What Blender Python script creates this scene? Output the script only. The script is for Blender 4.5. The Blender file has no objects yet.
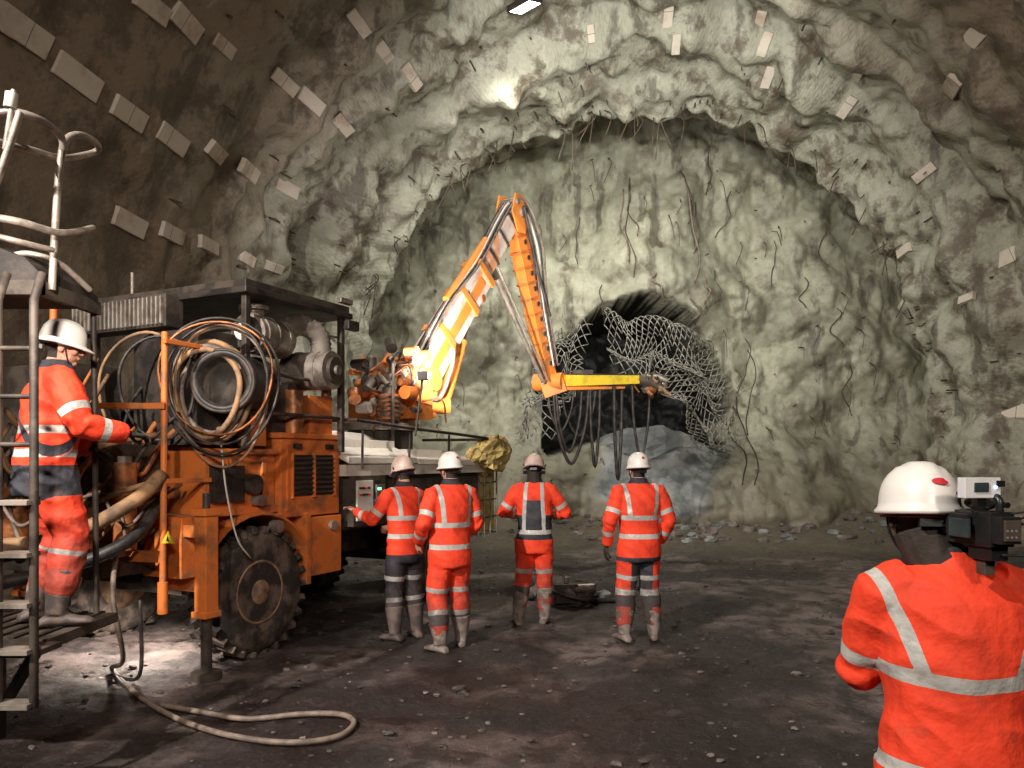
import bpy, math, random, bmesh
import numpy as np
from mathutils import Vector, Matrix, noise
random.seed(7)
F=770.0; CH=1.77
def V(*a): return Vector(a)
def S(u,v,d): return Vector(((u-512)/F*d, d, CH+(460-v)/F*d))
scene=bpy.context.scene
# ------------------------------------------------------------------ materials
def nodes(name):
    m=bpy.data.materials.new(name); m.use_nodes=True
    nt=m.node_tree; b=nt.nodes['Principled BSDF']
    return m,nt,b
def mixc(nt,fac,a,b,mode='MIX'):
    n=nt.nodes.new('ShaderNodeMix'); n.data_type='RGBA'; n.blend_type=mode
    for i,x in ((0,fac),(6,a),(7,b)):
        if isinstance(x,(int,float)): n.inputs[i].default_value=x
        elif isinstance(x,tuple): n.inputs[i].default_value=(*x,1)
        else: nt.links.new(x,n.inputs[i])
    return n.outputs[2]
def ramp(nt,src,lo,hi):
    n=nt.nodes.new('ShaderNodeMapRange'); n.inputs[1].default_value=lo; n.inputs[2].default_value=hi
    n.interpolation_type='SMOOTHSTEP'
    nt.links.new(src,n.inputs[0]); return n.outputs[0]
def nz(nt,vec,scale,detail=5,rough=.6):
    n=nt.nodes.new('ShaderNodeTexNoise'); n.inputs['Scale'].default_value=scale
    n.inputs['Detail'].default_value=detail; n.inputs['Roughness'].default_value=rough
    nt.links.new(vec,n.inputs['Vector']); return n.outputs['Fac']
def coord(nt,w='Object'):
    return nt.nodes.new('ShaderNodeTexCoord').outputs[w]
def mth(nt,op,a,b=None):
    n=nt.nodes.new('ShaderNodeMath'); n.operation=op
    for i,x in ((0,a),(1,b)):
        if x is None: continue
        if isinstance(x,(int,float)): n.inputs[i].default_value=x
        else: nt.links.new(x,n.inputs[i])
    return n.outputs[0]
def bump(nt,b,h,st,dist=.02,prev=None):
    n=nt.nodes.new('ShaderNodeBump'); n.inputs['Strength'].default_value=st; n.inputs['Distance'].default_value=dist
    nt.links.new(h,n.inputs['Height'])
    if prev: nt.links.new(prev,n.inputs['Normal'])
    nt.links.new(n.outputs[0],b.inputs['Normal']); return n.outputs[0]
def mk(name,c1,c2=None,scale=6,rough=.6,metal=0,bm=0.15,bs=40,lo=.42,hi=.62,emis=None):
    m,nt,b=nodes(name); co=coord(nt)
    if c2 is None: c2=tuple(x*.6 for x in c1)
    f=ramp(nt,nz(nt,co,scale),lo,hi)
    nt.links.new(mixc(nt,f,c1,c2),b.inputs['Base Color'])
    b.inputs['Roughness'].default_value=rough; b.inputs['Metallic'].default_value=metal
    if bm: bump(nt,b,nz(nt,co,bs,4),bm,.01)
    if emis: b.inputs['Emission Color'].default_value=(*emis[:3],1); b.inputs['Emission Strength'].default_value=emis[3]
    return m
M={}
M['ORG']=mk('orange_paint_dirty',(.74,.20,.04),(.30,.13,.06),4,.5,0,.1,lo=.46,hi=.7)
M['ORL']=mk('orange_paint_clean',(.90,.29,.05),(.50,.22,.09),3,.42,0,.06,lo=.45,hi=.7)
M['ORW']=mk('orange_paint_overlit',(.85,.38,.20),(.82,.72,.65),3,.5,0,.06,lo=.38,hi=.55)  # boom's overexposed lamp light painted into the orange as pinkish white
M['YEL']=mk('yellow_paint',(.85,.62,.03),(.6,.42,.03),5,.5)
M['BLK']=mk('black_metal',(.018,.015,.014),(.055,.042,.035),5,.55,.2)
M['DKM']=mk('dark_dusty_metal',(.085,.066,.052),(.035,.027,.022),5,.6,.2)
M['GRY']=mk('grey_steel',(.33,.29,.25),(.17,.135,.11),6,.45,.35)
M['CHR']=mk('rod_chrome',(.7,.7,.68),(.5,.5,.48),6,.2,1,0)
M['WHT']=mk('white_panel_dirty',(.72,.68,.61),(.46,.41,.35),5,.6,lo=.5,hi=.75)
M['RUB']=mk('rubber_dusty',(.03,.024,.021),(.15,.11,.09),5,.85)
M['HUB']=mk('wheel_hub',(.36,.22,.13),(.14,.09,.07),7,.7)
M['HOS']=mk('hose_rubber',(.02,.018,.018),(.07,.055,.05),8,.5)
M['HOT']=mk('hose_tan',(.42,.24,.12),(.18,.11,.07),6,.7)
M['HOG']=mk('hose_grey',(.25,.19,.15),(.13,.10,.085),9,.6)
M['RAL']=mk('galvanised_tube',(.46,.40,.34),(.27,.22,.19),9,.45,.4)
M['COP']=mk('motor_copper',(.55,.19,.06),(.2,.09,.05),9,.45,.3)
M['TAN']=mk('canvas_tan',(.72,.56,.20),(.48,.36,.15),6,.85)
M['LED']=mk('led_blue',(.3,.6,1),(.3,.6,1),1,.4,0,0,emis=(.35,.65,1,6))
M['LEG']=mk('led_green',(.2,1,.5),(.2,1,.5),1,.4,0,0,emis=(.2,1,.5,3))
M['LMP']=mk('lamp_glass',(1,1,1),(1,1,1),1,.4,0,0,emis=(1,.97,.88,25))
M['HEL']=mk('helmet_plastic',(.78,.75,.71),(.60,.55,.51),10,.32,0,0,lo=.5,hi=.8)
M['HEB']=mk('helmet_plastic_stained',(.62,.46,.40),(.45,.33,.29),8,.45,0,0)
M['RED']=mk('red_mark',(.6,.03,.04),(.5,.03,.04),5,.5,0,0)
M['BOT']=mk('boot_rubber',(.28,.235,.205),(.12,.09,.08),9,.6)
M['BOD']=mk('boot_rubber_dark',(.07,.055,.05),(.15,.11,.095),9,.6)
M['EYE']=mk('eye_white',(.8,.78,.75),(.8,.78,.75),1,.2,0,0)
M['IRI']=mk('eye_iris',(.03,.02,.015),(.03,.02,.015),1,.2,0,0)
M['LIP']=mk('lips',(.45,.14,.11),(.45,.14,.11),1,.5,0,0)
M['PLB']=mk('black_plastic',(.012,.012,.013),(.02,.02,.02),9,.35,0,0)
M['PLW']=mk('white_plastic',(.75,.75,.76),(.66,.66,.67),9,.35,0,0)
M['SCR']=mk('screen_dark',(.05,.07,.08),(.02,.03,.03),2,.1,0,0)
M['FUR']=mk('mic_windshield',(.02,.02,.02),(.05,.05,.05),60,.95,0,1,90)
M['BLC']=mk('spacer_block',(.68,.61,.52),(.44,.33,.25),2.2,.85,0,.5,25,lo=.48,hi=.75)
M['WIR']=mk('wire_mesh_steel',(.34,.33,.29),(.2,.19,.17),9,.55,.3,0)
M['PIN']=mk('rusty_bar',(.06,.042,.03),(.12,.085,.06),9,.8)
M['SLT']=mk('slate_rock',(.13,.14,.145),(.26,.265,.26),1.6,.6,0,.8,7)
M['STN']=mk('ground_stone',(.09,.073,.067),(.20,.165,.15),4,.8,0,.4,30)
M['CLD']=mk('mud_clod',(.04,.03,.028),(.08,.062,.058),6,.6,0,.6,30)
def concrete(name,green,brown,face=False):
    m,nt,b=nodes(name); co=coord(nt)
    sep=nt.nodes.new('ShaderNodeSeparateXYZ'); nt.links.new(co,sep.inputs[0])
    n1=nz(nt,co,.35,6); n2=nz(nt,co,1.6,8,.65); n3=nz(nt,co,9,6,.7)
    if face:
        c=mixc(nt,ramp(nt,n1,.4,.62),green,tuple(x*.68 for x in green))
    else:
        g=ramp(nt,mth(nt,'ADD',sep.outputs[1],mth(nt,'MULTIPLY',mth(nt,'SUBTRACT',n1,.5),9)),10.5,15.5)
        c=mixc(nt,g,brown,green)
    c=mixc(nt,mth(nt,'MULTIPLY',ramp(nt,n2,.48,.66),.8),c,tuple(x*.50 for x in brown))
    mp=nt.nodes.new('ShaderNodeMapping'); mp.inputs['Scale'].default_value=(1.5,1.5,.5); nt.links.new(co,mp.inputs[0])
    n4=nz(nt,mp.outputs[0],.9,7,.7)
    c=mixc(nt,mth(nt,'MULTIPLY',ramp(nt,n4,.60,.70),.6),c,(.60,.59,.50))
    c=mixc(nt,mth(nt,'MULTIPLY',ramp(nt,n3,.35,.7),.40),c,tuple(x*.50 for x in green))
    mp2=nt.nodes.new('ShaderNodeMapping'); mp2.inputs['Scale'].default_value=(2.4,2.4,.35); mp2.inputs['Location'].default_value=(7,3,1); nt.links.new(co,mp2.inputs[0])
    c=mixc(nt,mth(nt,'MULTIPLY',ramp(nt,nz(nt,mp2.outputs[0],1.0,6,.6),.53,.64),.7),c,(.07,.058,.042))
    if not face:
        n5=nz(nt,co,.8,9,.75)
        c=mixc(nt,mth(nt,'MULTIPLY',ramp(nt,n5,.50,.60),.6),c,(.10,.07,.045))
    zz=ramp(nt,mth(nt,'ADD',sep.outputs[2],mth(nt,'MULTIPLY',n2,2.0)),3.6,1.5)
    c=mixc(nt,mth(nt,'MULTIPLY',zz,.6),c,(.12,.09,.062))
    if face:
        at=nt.nodes.new('ShaderNodeAttribute'); at.attribute_name='slate'
        c=mixc(nt,at.outputs['Fac'],c,mixc(nt,ramp(nt,n2,.4,.6),(.12,.13,.14),(.28,.285,.285)))
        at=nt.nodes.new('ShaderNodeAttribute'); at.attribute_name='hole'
        c=mixc(nt,at.outputs['Fac'],c,(.018,.018,.018))  # dark unsprayed rock, with the opening's deep shade painted into its colour
    nt.links.new(c,b.inputs['Base Color'])
    b.inputs['Roughness'].default_value=.5
    p=bump(nt,b,n3,.45,.04)
    p=bump(nt,b,nz(nt,co,45,4,.7),.5,.012,p)
    if not face:
        uv=coord(nt,'UV'); outs=[]
        for ang in (.79,-.79):
            mp=nt.nodes.new('ShaderNodeMapping'); mp.inputs['Rotation'].default_value=(0,0,ang); nt.links.new(uv,mp.inputs[0])
            w=nt.nodes.new('ShaderNodeTexWave'); w.inputs['Scale'].default_value=3.6; w.inputs['Distortion'].default_value=.6; w.inputs['Detail'].default_value=1
            nt.links.new(mp.outputs[0],w.inputs['Vector']); outs.append(w.outputs['Fac'])
        bump(nt,b,mth(nt,'MAXIMUM',outs[0],outs[1]),.28,.018,p)
    return m
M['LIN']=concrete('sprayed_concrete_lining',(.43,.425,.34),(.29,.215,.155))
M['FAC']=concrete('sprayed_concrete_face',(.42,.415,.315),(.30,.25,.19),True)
def floor_mat():
    m,nt,b=nodes('muddy_ground'); co=coord(nt)
    n1=nz(nt,co,.40,5); n2=nz(nt,co,3,8,.7); n3=nz(nt,co,22,6,.75)
    c=mixc(nt,ramp(nt,n1,.46,.60),(.036,.026,.025),(.210,.162,.152))
    c=mixc(nt,mth(nt,'MULTIPLY',ramp(nt,n2,.42,.60),.85),c,(.024,.017,.016))
    c=mixc(nt,mth(nt,'MULTIPLY',ramp(nt,n3,.54,.72),.5),c,(.24,.19,.175))
    sep=nt.nodes.new('ShaderNodeSeparateXYZ'); nt.links.new(co,sep.inputs[0])
    g=ramp(nt,mth(nt,'ADD',sep.outputs[1],mth(nt,'MULTIPLY',n2,3)),14.0,18.5)
    c=mixc(nt,g,c,(.16,.135,.10))
    nt.links.new(c,b.inputs['Base Color'])
    r=nt.nodes.new('ShaderNodeMapRange'); nt.links.new(nz(nt,co,.9,5),r.inputs[0]); r.inputs[1].default_value=.40; r.inputs[2].default_value=.56; r.inputs[3].default_value=.20; r.inputs[4].default_value=.72
    nt.links.new(r.outputs[0],b.inputs['Roughness'])
    p=bump(nt,b,n2,.9,.09); p=bump(nt,b,n3,.9,.03,p); bump(nt,b,nz(nt,co,90,3),.6,.006,p)
    return m
M['FLO']=floor_mat()
def cloth(name,main,dark=(.022,.022,.030),refl=(.56,.55,.52),rr=.4,mud=True):
    m,nt,b=nodes(name); co=coord(nt)
    a1=nt.nodes.new('ShaderNodeAttribute'); a1.attribute_name='refl'
    a2=nt.nodes.new('ShaderNodeAttribute'); a2.attribute_name='dark'
    n=nz(nt,co,4,5)
    c=mixc(nt,ramp(nt,n,.45,.75),main,tuple(x*.66 for x in main))
    dk=mixc(nt,ramp(nt,n,.4,.7),dark,tuple(x*2.0+.012 for x in dark))
    c=mixc(nt,mth(nt,'GREATER_THAN',a2.outputs['Fac'],0.0),c,dk)
    r=mth(nt,'GREATER_THAN',a1.outputs['Fac'],0.0)
    c=mixc(nt,r,c,mixc(nt,ramp(nt,n,.4,.65),refl,tuple(x*.7 for x in refl)))
    if mud:
        sep=nt.nodes.new('ShaderNodeSeparateXYZ'); nt.links.new(co,sep.inputs[0])
        q=mth(nt,'ADD',sep.outputs[2],mth(nt,'MULTIPLY',mth(nt,'SUBTRACT',nz(nt,co,7,6,.7),.5),1.1))
        c=mixc(nt,mth(nt,'MULTIPLY',ramp(nt,q,.78,.28),.65),c,(.075,.05,.04))
        c=mixc(nt,mth(nt,'MULTIPLY',ramp(nt,nz(nt,co,11,6,.7),.56,.72),.3),c,(.18,.08,.055))
    nt.links.new(c,b.inputs['Base Color'])
    rg=nt.nodes.new('ShaderNodeMapRange'); nt.links.new(r,rg.inputs[0]); rg.inputs[3].default_value=.75; rg.inputs[4].default_value=rr
    nt.links.new(rg.outputs[0],b.inputs['Roughness'])
    p=bump(nt,b,nz(nt,co,14,3),.4,.025); bump(nt,b,nz(nt,co,220,2),.15,.002,p)
    return m
M['CLO']=cloth('hi_vis_fabric',(.93,.060,.018))
M['SKN']=cloth('skin_and_hair',(.56,.29,.20),(.02,.014,.01),mud=False)
# ------------------------------------------------------------------ mesh builder
def fr(d):
    d=d.normalized(); a=Vector((0,0,1)) if abs(d.z)<.93 else Vector((0,1,0))
    u=d.cross(a).normalized(); return u,d.cross(u).normalized()*-1
def crom(pts,k=6):
    pts=[Vector(p) for p in pts]
    if len(pts)<3: return pts
    o=[]; P=[pts[0]*2-pts[1]]+pts+[pts[-1]*2-pts[-2]]
    for i in range(1,len(P)-2):
        a,b,c,d=P[i-1:i+3]
        for j in range(k):
            t=j/k
            o.append(.5*((2*b)+(c-a)*t+(2*a-5*b+4*c-d)*t*t+(3*b-a-3*c+d)*t**3))
    o.append(pts[-1]); return o
class B:
    def __init__(s): s.v=[];s.f=[];s.m=[];s.sm=[];s.mats=[]
    def mi(s,m):
        if m not in s.mats: s.mats.append(m)
        return s.mats.index(m)
    def add(s,vs,fs,m='GRY',sm=False):
        o=len(s.v); s.v+=[tuple(v) for v in vs]; k=s.mi(m)
        for f in fs: s.f.append(tuple(o+i for i in f)); s.m.append(k); s.sm.append(sm)
    def rings(s,R,m,sm=True,caps=True,closed=False):
        n=len(R[0]); vs=[p for r in R for p in r]; fs=[]
        L=len(R)
        for i in range(L if closed else L-1):
            a=i*n; b=((i+1)%L)*n
            for j in range(n):
                k=(j+1)%n; fs.append((a+j,a+k,b+k,b+j))
        if caps and not closed:
            fs.append(tuple(range(n-1,-1,-1))); fs.append(tuple((L-1)*n+j for j in range(n)))
        s.add(vs,fs,m,sm)
    def box(s,c,d,m,R=None):
        c=Vector(c); hx,hy,hz=d[0]/2,d[1]/2,d[2]/2
        vs=[Vector((x,y,z)) for x in(-hx,hx) for y in(-hy,hy) for z in(-hz,hz)]
        if R is not None: vs=[R@v for v in vs]
        s.add([c+v for v in vs],[(0,1,3,2),(4,6,7,5),(0,4,5,1),(2,3,7,6),(0,2,6,4),(1,5,7,3)],m)
    def bx(s,x0,x1,y0,y1,z0,z1,m): s.box(((x0+x1)/2,(y0+y1)/2,(z0+z1)/2),(x1-x0,y1-y0,z1-z0),m)
    def beam(s,a,b,w,h,m,w2=None,h2=None,off=0):
        a=Vector(a);b=Vector(b);d=(b-a).normalized(); w2=w if w2 is None else w2; h2=h if h2 is None else h2
        u=d.cross(Vector((0,0,1))); u=u.normalized() if u.length>.05 else Vector((1,0,0)); v=u.cross(d).normalized()
        R=[]
        for p,ww,hh in((a,w,h),(b,w2,h2)):
            R.append([p+u*(sx*ww/2)+v*(sy*hh/2+off) for sx,sy in((-1,-1),(1,-1),(1,1),(-1,1))])
        s.rings(R,m,False)
    def tube(s,pts,r,m,n=8,k=0,sm=True,closed=False):
        pts=crom(pts,k) if k else [Vector(p) for p in pts]
        if not isinstance(r,(list,tuple)): r=[r]*len(pts)
        R=[]; u=None
        for i,p in enumerate(pts):
            if closed: d=pts[(i+1)%len(pts)]-pts[i-1]
            else: d=pts[min(i+1,len(pts)-1)]-pts[max(i-1,0)]
            if d.length<1e-6: d=Vector((0,0,1))
            d.normalize()
            if u is None: u=fr(d)[0]
            else:
                u=u-d*u.dot(d); u=u.normalized() if u.length>1e-4 else fr(d)[0]
            w=d.cross(u)
            R.append([p+(u*math.cos(a)+w*math.sin(a))*r[i] for a in [2*math.pi*j/n for j in range(n)]])
        s.rings(R,m,sm,True,closed)
    def cyl(s,a,b,r,m,n=20,r2=None):
        a=Vector(a);b=Vector(b); r2=r if r2 is None else r2
        u,w=fr(b-a); R=[[p+(u*math.cos(t)+w*math.sin(t))*q for t in [2*math.pi*j/n for j in range(n)]] for p,q in((a,r),(b,r2))]
        vs=R[0]+R[1]; fs=[(j,(j+1)%n,n+(j+1)%n,n+j) for j in range(n)]
        s.add(vs,fs,m,True); s.add(R[0],[tuple(range(n-1,-1,-1))],m); s.add(R[1],[tuple(range(n))],m)
    def rev(s,o,ax,prof,m,n=32,sm=True):
        o=Vector(o);ax=Vector(ax).normalized();u,w=fr(ax)
        R=[[o+ax*h+(u*math.cos(t)+w*math.sin(t))*r for t in [2*math.pi*j/n for j in range(n)]] for r,h in prof]
        s.rings(R,m,sm,True)
    def ell(s,c,r,m,n=16,Rm=None):
        c=Vector(c); r=(r,r,r) if not isinstance(r,(tuple,list)) else r
        R=[]
        for i in range(1,n//2+3):
            ph=math.pi*i/(n//2+3)-math.pi/2
            ring=[Vector((r[0]*math.cos(ph)*math.cos(t),r[1]*math.cos(ph)*math.sin(t),r[2]*math.sin(ph))) for t in [2*math.pi*j/n for j in range(n)]]
            if Rm is not None: ring=[Rm@p for p in ring]
            R.append([c+p for p in ring])
        s.rings(R,m)
    def obj(s,name,parent=None,mat=None,bevel=0):
        me=bpy.data.meshes.new(name); me.from_pydata(s.v,[],s.f)
        me.polygons.foreach_set('material_index',s.m); me.polygons.foreach_set('use_smooth',s.sm)
        for k in s.mats: me.materials.append(M[k])
        if mat is not None: me.transform(mat)
        me.update()
        bm=bmesh.new(); bm.from_mesh(me); bmesh.ops.recalc_face_normals(bm,faces=bm.faces); bm.to_mesh(me); bm.free()
        o=bpy.data.objects.new(name,me); scene.collection.objects.link(o)
        if parent: o.parent=parent
        if bevel:
            md=o.modifiers.new('bevel','BEVEL'); md.width=bevel; md.segments=2; md.limit_method='ANGLE'; md.angle_limit=math.radians(50)
        return o
def empty(name,loc=(0,0,0),rz=0,sc=1):
    e=bpy.data.objects.new(name,None); scene.collection.objects.link(e)
    e.location=loc; e.rotation_euler=(0,0,rz); e.scale=(sc,)*3; e.empty_display_size=.2; return e
def nn(x,y,z=0): return noise.noise(Vector((x,y,z)))
def sst(a,b,x):
    t=max(0,min(1,(x-a)/(b-a))); return t*t*(3-2*t)
# ------------------------------------------------------------------ tunnel
ZC=3.1
def axx(y): return .13+.166*y
YK=[-22,0,10,14.2,15.2,15.7,16.6,17.3,17.6,18.1,21.5]; RK=[8.0,7.9,7.75,7.75,7.6,7.15,6.95,6.5,7.0,7.35,7.4]
def rad(y,th):
    c,s_=math.cos(th),math.sin(th)
    px,pz=s_*7.4,c*7.4
    k=sst(10.5,14.5,y); lp=sst(16.5,17.1,y)
    wob=nn(px*.28,pz*.28,3.3); wo2=nn(px*1.1,pz*1.1,9)
    yy=y+(.9*wob+.35*wo2)*sst(11,15,y)*(1-.6*lp)
    r=float(np.interp(yy,YK,RK))
    f=(yy-10.1)/1.35; fr_=f-math.floor(f); saw=fr_ if fr_<.82 else (1-fr_)/.18*.82
    r+=.38*k*(saw-.4)*(1-sst(16.2,16.9,yy))
    k2=k*(1-.55*lp)
    r-=(.14+.26*k2)*nn(px*.5,pz*.5,y*.5+5)*1.2
    r-=.36*k2*abs(nn(px*.75+4,pz*.75,y*.9))
    r-=(.035+.16*k)*nn(px*1.5+9,pz*1.5,y*1.5)*1.3
    r-=.20*k*abs(nn(px*2.1,pz*2.1,y*2.1+3))
    r-=.028*nn(px*3.6,pz*3.6,y*3.6)*(1+k)
    return r
def tpt(y,th,dr=0):
    r=rad(y,th)+dr; return Vector((axx(y)+math.sin(th)*r,y,ZC+math.cos(th)*r))
ys=list(np.arange(-22,2,1.0))+list(np.arange(2,9,.14))+list(np.arange(9,13,.085))+list(np.arange(13,21.0,.052))
NT=600; T0=math.radians(128); vs=[];fs=[]
for y in ys:
    for j in range(NT+1):
        vs.append(tuple(tpt(float(y),-T0+2*T0*j/NT)))
for i in range(len(ys)-1):
    for j in range(NT):
        a=i*(NT+1)+j; fs.append((a,a+NT+1,a+NT+2,a+1))
me=bpy.data.meshes.new('wall_lining'); me.from_pydata(vs,[],fs)
uv=me.uv_layers.new(name='UVMap'); li=np.zeros(len(me.loops),dtype=np.int32); me.loops.foreach_get('vertex_index',li)
U=np.array([((-T0+2*T0*j/NT)*7.6,y) for y in ys for j in range(NT+1)],dtype=np.float32)
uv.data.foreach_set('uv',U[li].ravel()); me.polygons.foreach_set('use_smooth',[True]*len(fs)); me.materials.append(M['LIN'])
o=bpy.data.objects.new('wall_lining',me); scene.collection.objects.link(o)
# end face
FX=axx(20); OX,OZ=3.15,3.12
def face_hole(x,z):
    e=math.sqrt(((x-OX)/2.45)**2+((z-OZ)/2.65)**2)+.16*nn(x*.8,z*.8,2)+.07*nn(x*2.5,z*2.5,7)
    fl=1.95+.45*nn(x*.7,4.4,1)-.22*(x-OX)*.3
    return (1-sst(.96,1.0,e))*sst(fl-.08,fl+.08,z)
def facey(x,z):
    y=19.85-.85*nn(x*.40,z*.40,11)-.45*abs(nn(x*.8,z*.8,4))-.18*nn(x*1.7,z*1.7,1)-.10*abs(nn(x*3.4,z*3.4,6))-.035*nn(x*6,z*6,3)
    y-=1.9*sst(2.7,.2,z)
    return y
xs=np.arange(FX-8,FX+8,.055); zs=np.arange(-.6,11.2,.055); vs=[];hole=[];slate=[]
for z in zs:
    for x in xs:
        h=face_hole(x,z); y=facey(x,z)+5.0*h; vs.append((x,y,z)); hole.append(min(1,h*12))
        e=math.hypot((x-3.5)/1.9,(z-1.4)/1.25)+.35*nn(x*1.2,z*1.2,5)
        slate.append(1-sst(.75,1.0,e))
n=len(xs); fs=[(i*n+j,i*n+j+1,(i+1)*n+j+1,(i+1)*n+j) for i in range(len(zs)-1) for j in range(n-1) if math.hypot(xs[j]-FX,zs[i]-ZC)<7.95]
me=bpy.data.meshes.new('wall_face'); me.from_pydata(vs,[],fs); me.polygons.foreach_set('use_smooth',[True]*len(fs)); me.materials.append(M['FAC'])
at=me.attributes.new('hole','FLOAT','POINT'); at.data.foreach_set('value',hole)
at=me.attributes.new('slate','FLOAT','POINT'); at.data.foreach_set('value',slate)
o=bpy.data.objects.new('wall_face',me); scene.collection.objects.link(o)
# floor
def fz(x,y):
    h=.06*nn(x*.35,y*.35)+.035*nn(x*1.3,y*1.3,4)+.024*nn(x*4,y*4,8)+.013*nn(x*9,y*9,2)
    h-=.03*math.exp(-((x-.9-.12*y)/.22)**2)+.03*math.exp(-((x+.4-.12*y)/.22)**2)
    h+=sst(15.0,19.3,y)*(.65+.5*nn(x*.6,y*.6,5))
    h+=.5*sst(5.6,7.4,abs(x-axx(y)))*(.7+nn(x,y,6)*.6)
    return h
def fzd(x,y): return fz(x,y)+.010*nn(x*19,y*19,5)-.012*abs(nn(x*7,y*7,1))
def axis_list(a,b,fine0,fine1,st):
    L=[];t=a
    while t<b: L.append(t); t+=st if fine0<=t<fine1 else .09
    return L
xs=axis_list(-9,13.4,-4.5,4,.042); yy=axis_list(-1,21.2,2.8,9.5,.042); vs=[(x,y,fzd(x,y)) for y in yy for x in xs]
n=len(xs); fs=[(i*n+j,i*n+j+1,(i+1)*n+j+1,(i+1)*n+j) for i in range(len(yy)-1) for j in range(n-1)]
k=len(vs); vs+=[(-9,-22,0),(13.4,-22,0),(13.4,-1,0),(-9,-1,0)]; fs.append((k,k+1,k+2,k+3))
me=bpy.data.meshes.new('floor'); me.from_pydata(vs,[],fs); me.polygons.foreach_set('use_smooth',[True]*len(fs)); me.materials.append(M['FLO'])
o=bpy.data.objects.new('floor',me); scene.collection.objects.link(o)
# spacer blocks along the lining
def hit(u,v):
    d=Vector(((u-512)/F,1,(460-v)/F)); t=4.0
    while t<19:
        p=Vector((0,0,CH))+d*t; q=math.hypot(p.x-axx(p.y),p.z-ZC); th=math.atan2(p.x-axx(p.y),p.z-ZC)
        if q>rad(p.y,th): return p.y,th
        t+=.03
    return None
b=B()
BL=[(22,30,1),(76,76,1),(127,113,.9),(170,138,.9),(214,151,.75),(247,170,.8),(285,187,.8),(-10,8,1),
(127,222,.9),(170,233,.75),(207,245,.7),(245,258,.6),(273,267,.5),(185,22,.9),(222,45,.6),(282,80,.7),(310,100,.8),(342,124,.7),
(358,22,.6),(383,50,.7),(410,75,.7),(668,12,.6),(676,42,.5),(762,12,.6),(765,42,.6),(768,76,.6),(976,35,1),(953,85,1),(925,172,.6),
(905,250,.6),(1012,255,1),(1018,412,1.1),(848,105,.6),(858,75,.5),(968,298,.5),(590,30,.4),(150,5,.8)]
for (u,v,sc) in BL:
    h=hit(u,v)
    if not h: continue
    y,th=h; L=.56*sc+.1; W=.25*sc+.04
    c=tpt(y,th,-.02)
    e1=(tpt(y+L*.5,th)-tpt(y-L*.5,th)).normalized(); ra=(W*.5)/7.5
    e2=(tpt(y,th+ra)-tpt(y,th-ra)); e2=(e2-e1*e2.dot(e1)).normalized(); nr=e1.cross(e2)
    R=Matrix((e1,e2,nr)).transposed()@Matrix.Rotation(random.uniform(-.07,.07),3,'Z')
    b.box(c,(L,W,.09),'BLC',R)
    if random.random()<.5: b.box(c+R@Vector((random.uniform(-.2,.2)*L,0,0)),(.012,W+.004,.094),'PIN',R)
b.obj('concrete_spacer_blocks',bevel=.015)
b=B()
for i in range(170):
    th=random.uniform(-1.5,1.75); y=random.choice([random.uniform(15.2,17.4),random.uniform(16.8,17.4),random.uniform(11,16)])
    p=tpt(y,th,.05); nr=Vector((-math.sin(th),random.uniform(-1.2,.2),-math.cos(th))).normalized()
    b.cyl(p,p+nr*random.uniform(.12,.30),random.uniform(.010,.025),'PIN',7)
for i in range(130):
    x=random.uniform(FX-6.6,FX+6.6); z=random.uniform(1.2,9.6)
    if math.hypot(x-FX,z-ZC)>6.7 or face_hole(x,z)>.01: continue
    y=facey(x,z); p=Vector((x,y+.05,z)); q=p+Vector((random.uniform(-.1,.1),-random.uniform(.1,.25),random.uniform(-.16,.05)))
    b.cyl(p,q,random.uniform(.008,.018),'PIN',6)
    if random.random()<.45: b.tube([q,q+Vector((.05,-.02,-.15)),q+Vector((random.uniform(-.15,.15),.03,-random.uniform(.3,.7)))],.009,'PIN',5,4)
for i in range(44):
    th=random.uniform(-1.2,1.3); p=tpt(17.2,th,.05)
    b.tube([p,p+Vector((random.uniform(-.2,.2),-.15,-.2)),p+Vector((random.uniform(-.3,.3),-.05,-random.uniform(.4,1.0)))],.012,'PIN',5,5)
# long cables hanging down the face
for (x,z,L,m) in[(2.8,8.7,2.0,'HOG'),(2.95,8.8,2.5,'PIN'),(3.05,9.0,1.7,'PIN'),(4.5,8.8,2.6,'HOG'),(4.65,8.3,1.3,'PIN'),(4.4,9.2,1.5,'PIN'),(5.5,8.6,1.1,'PIN'),(1.7,8.0,1.2,'PIN'),(6.7,7.4,1.2,'PIN'),(3.6,6.4,.7,'HOG'),(6.0,4.9,1.4,'PIN'),(6.1,4.6,2.2,'HOS'),(5.8,3.4,2.2,'HOS'),(5.6,2.8,1.6,'HOS'),(4.5,6.0,.7,'HOG'),(2.3,6.2,.9,'PIN'),(7.4,6.4,.8,'PIN'),(5.0,9.6,1.0,'PIN'),(8.2,5.6,.9,'PIN'),(8.6,4.2,1.3,'PIN'),(7.9,7.8,1.1,'PIN'),(5.1,6.6,.9,'PIN'),(4.9,6.4,.8,'HOG')]:
    P=[]
    for j in range(7):
        t=j/6; xx=x+.22*nn(x*3,t*2.5,1)+.12*math.sin(t*5+x)*t; z_=z-L*t; P.append(Vector((xx,min(facey(xx,z_),19.9)-.10-.08*math.sin(t*6+x),z_)))
    b.tube(P,.022 if m=='HOG' else .014,m,6,4)
b.obj('rock_bolts_and_hanging_wires')
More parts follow.
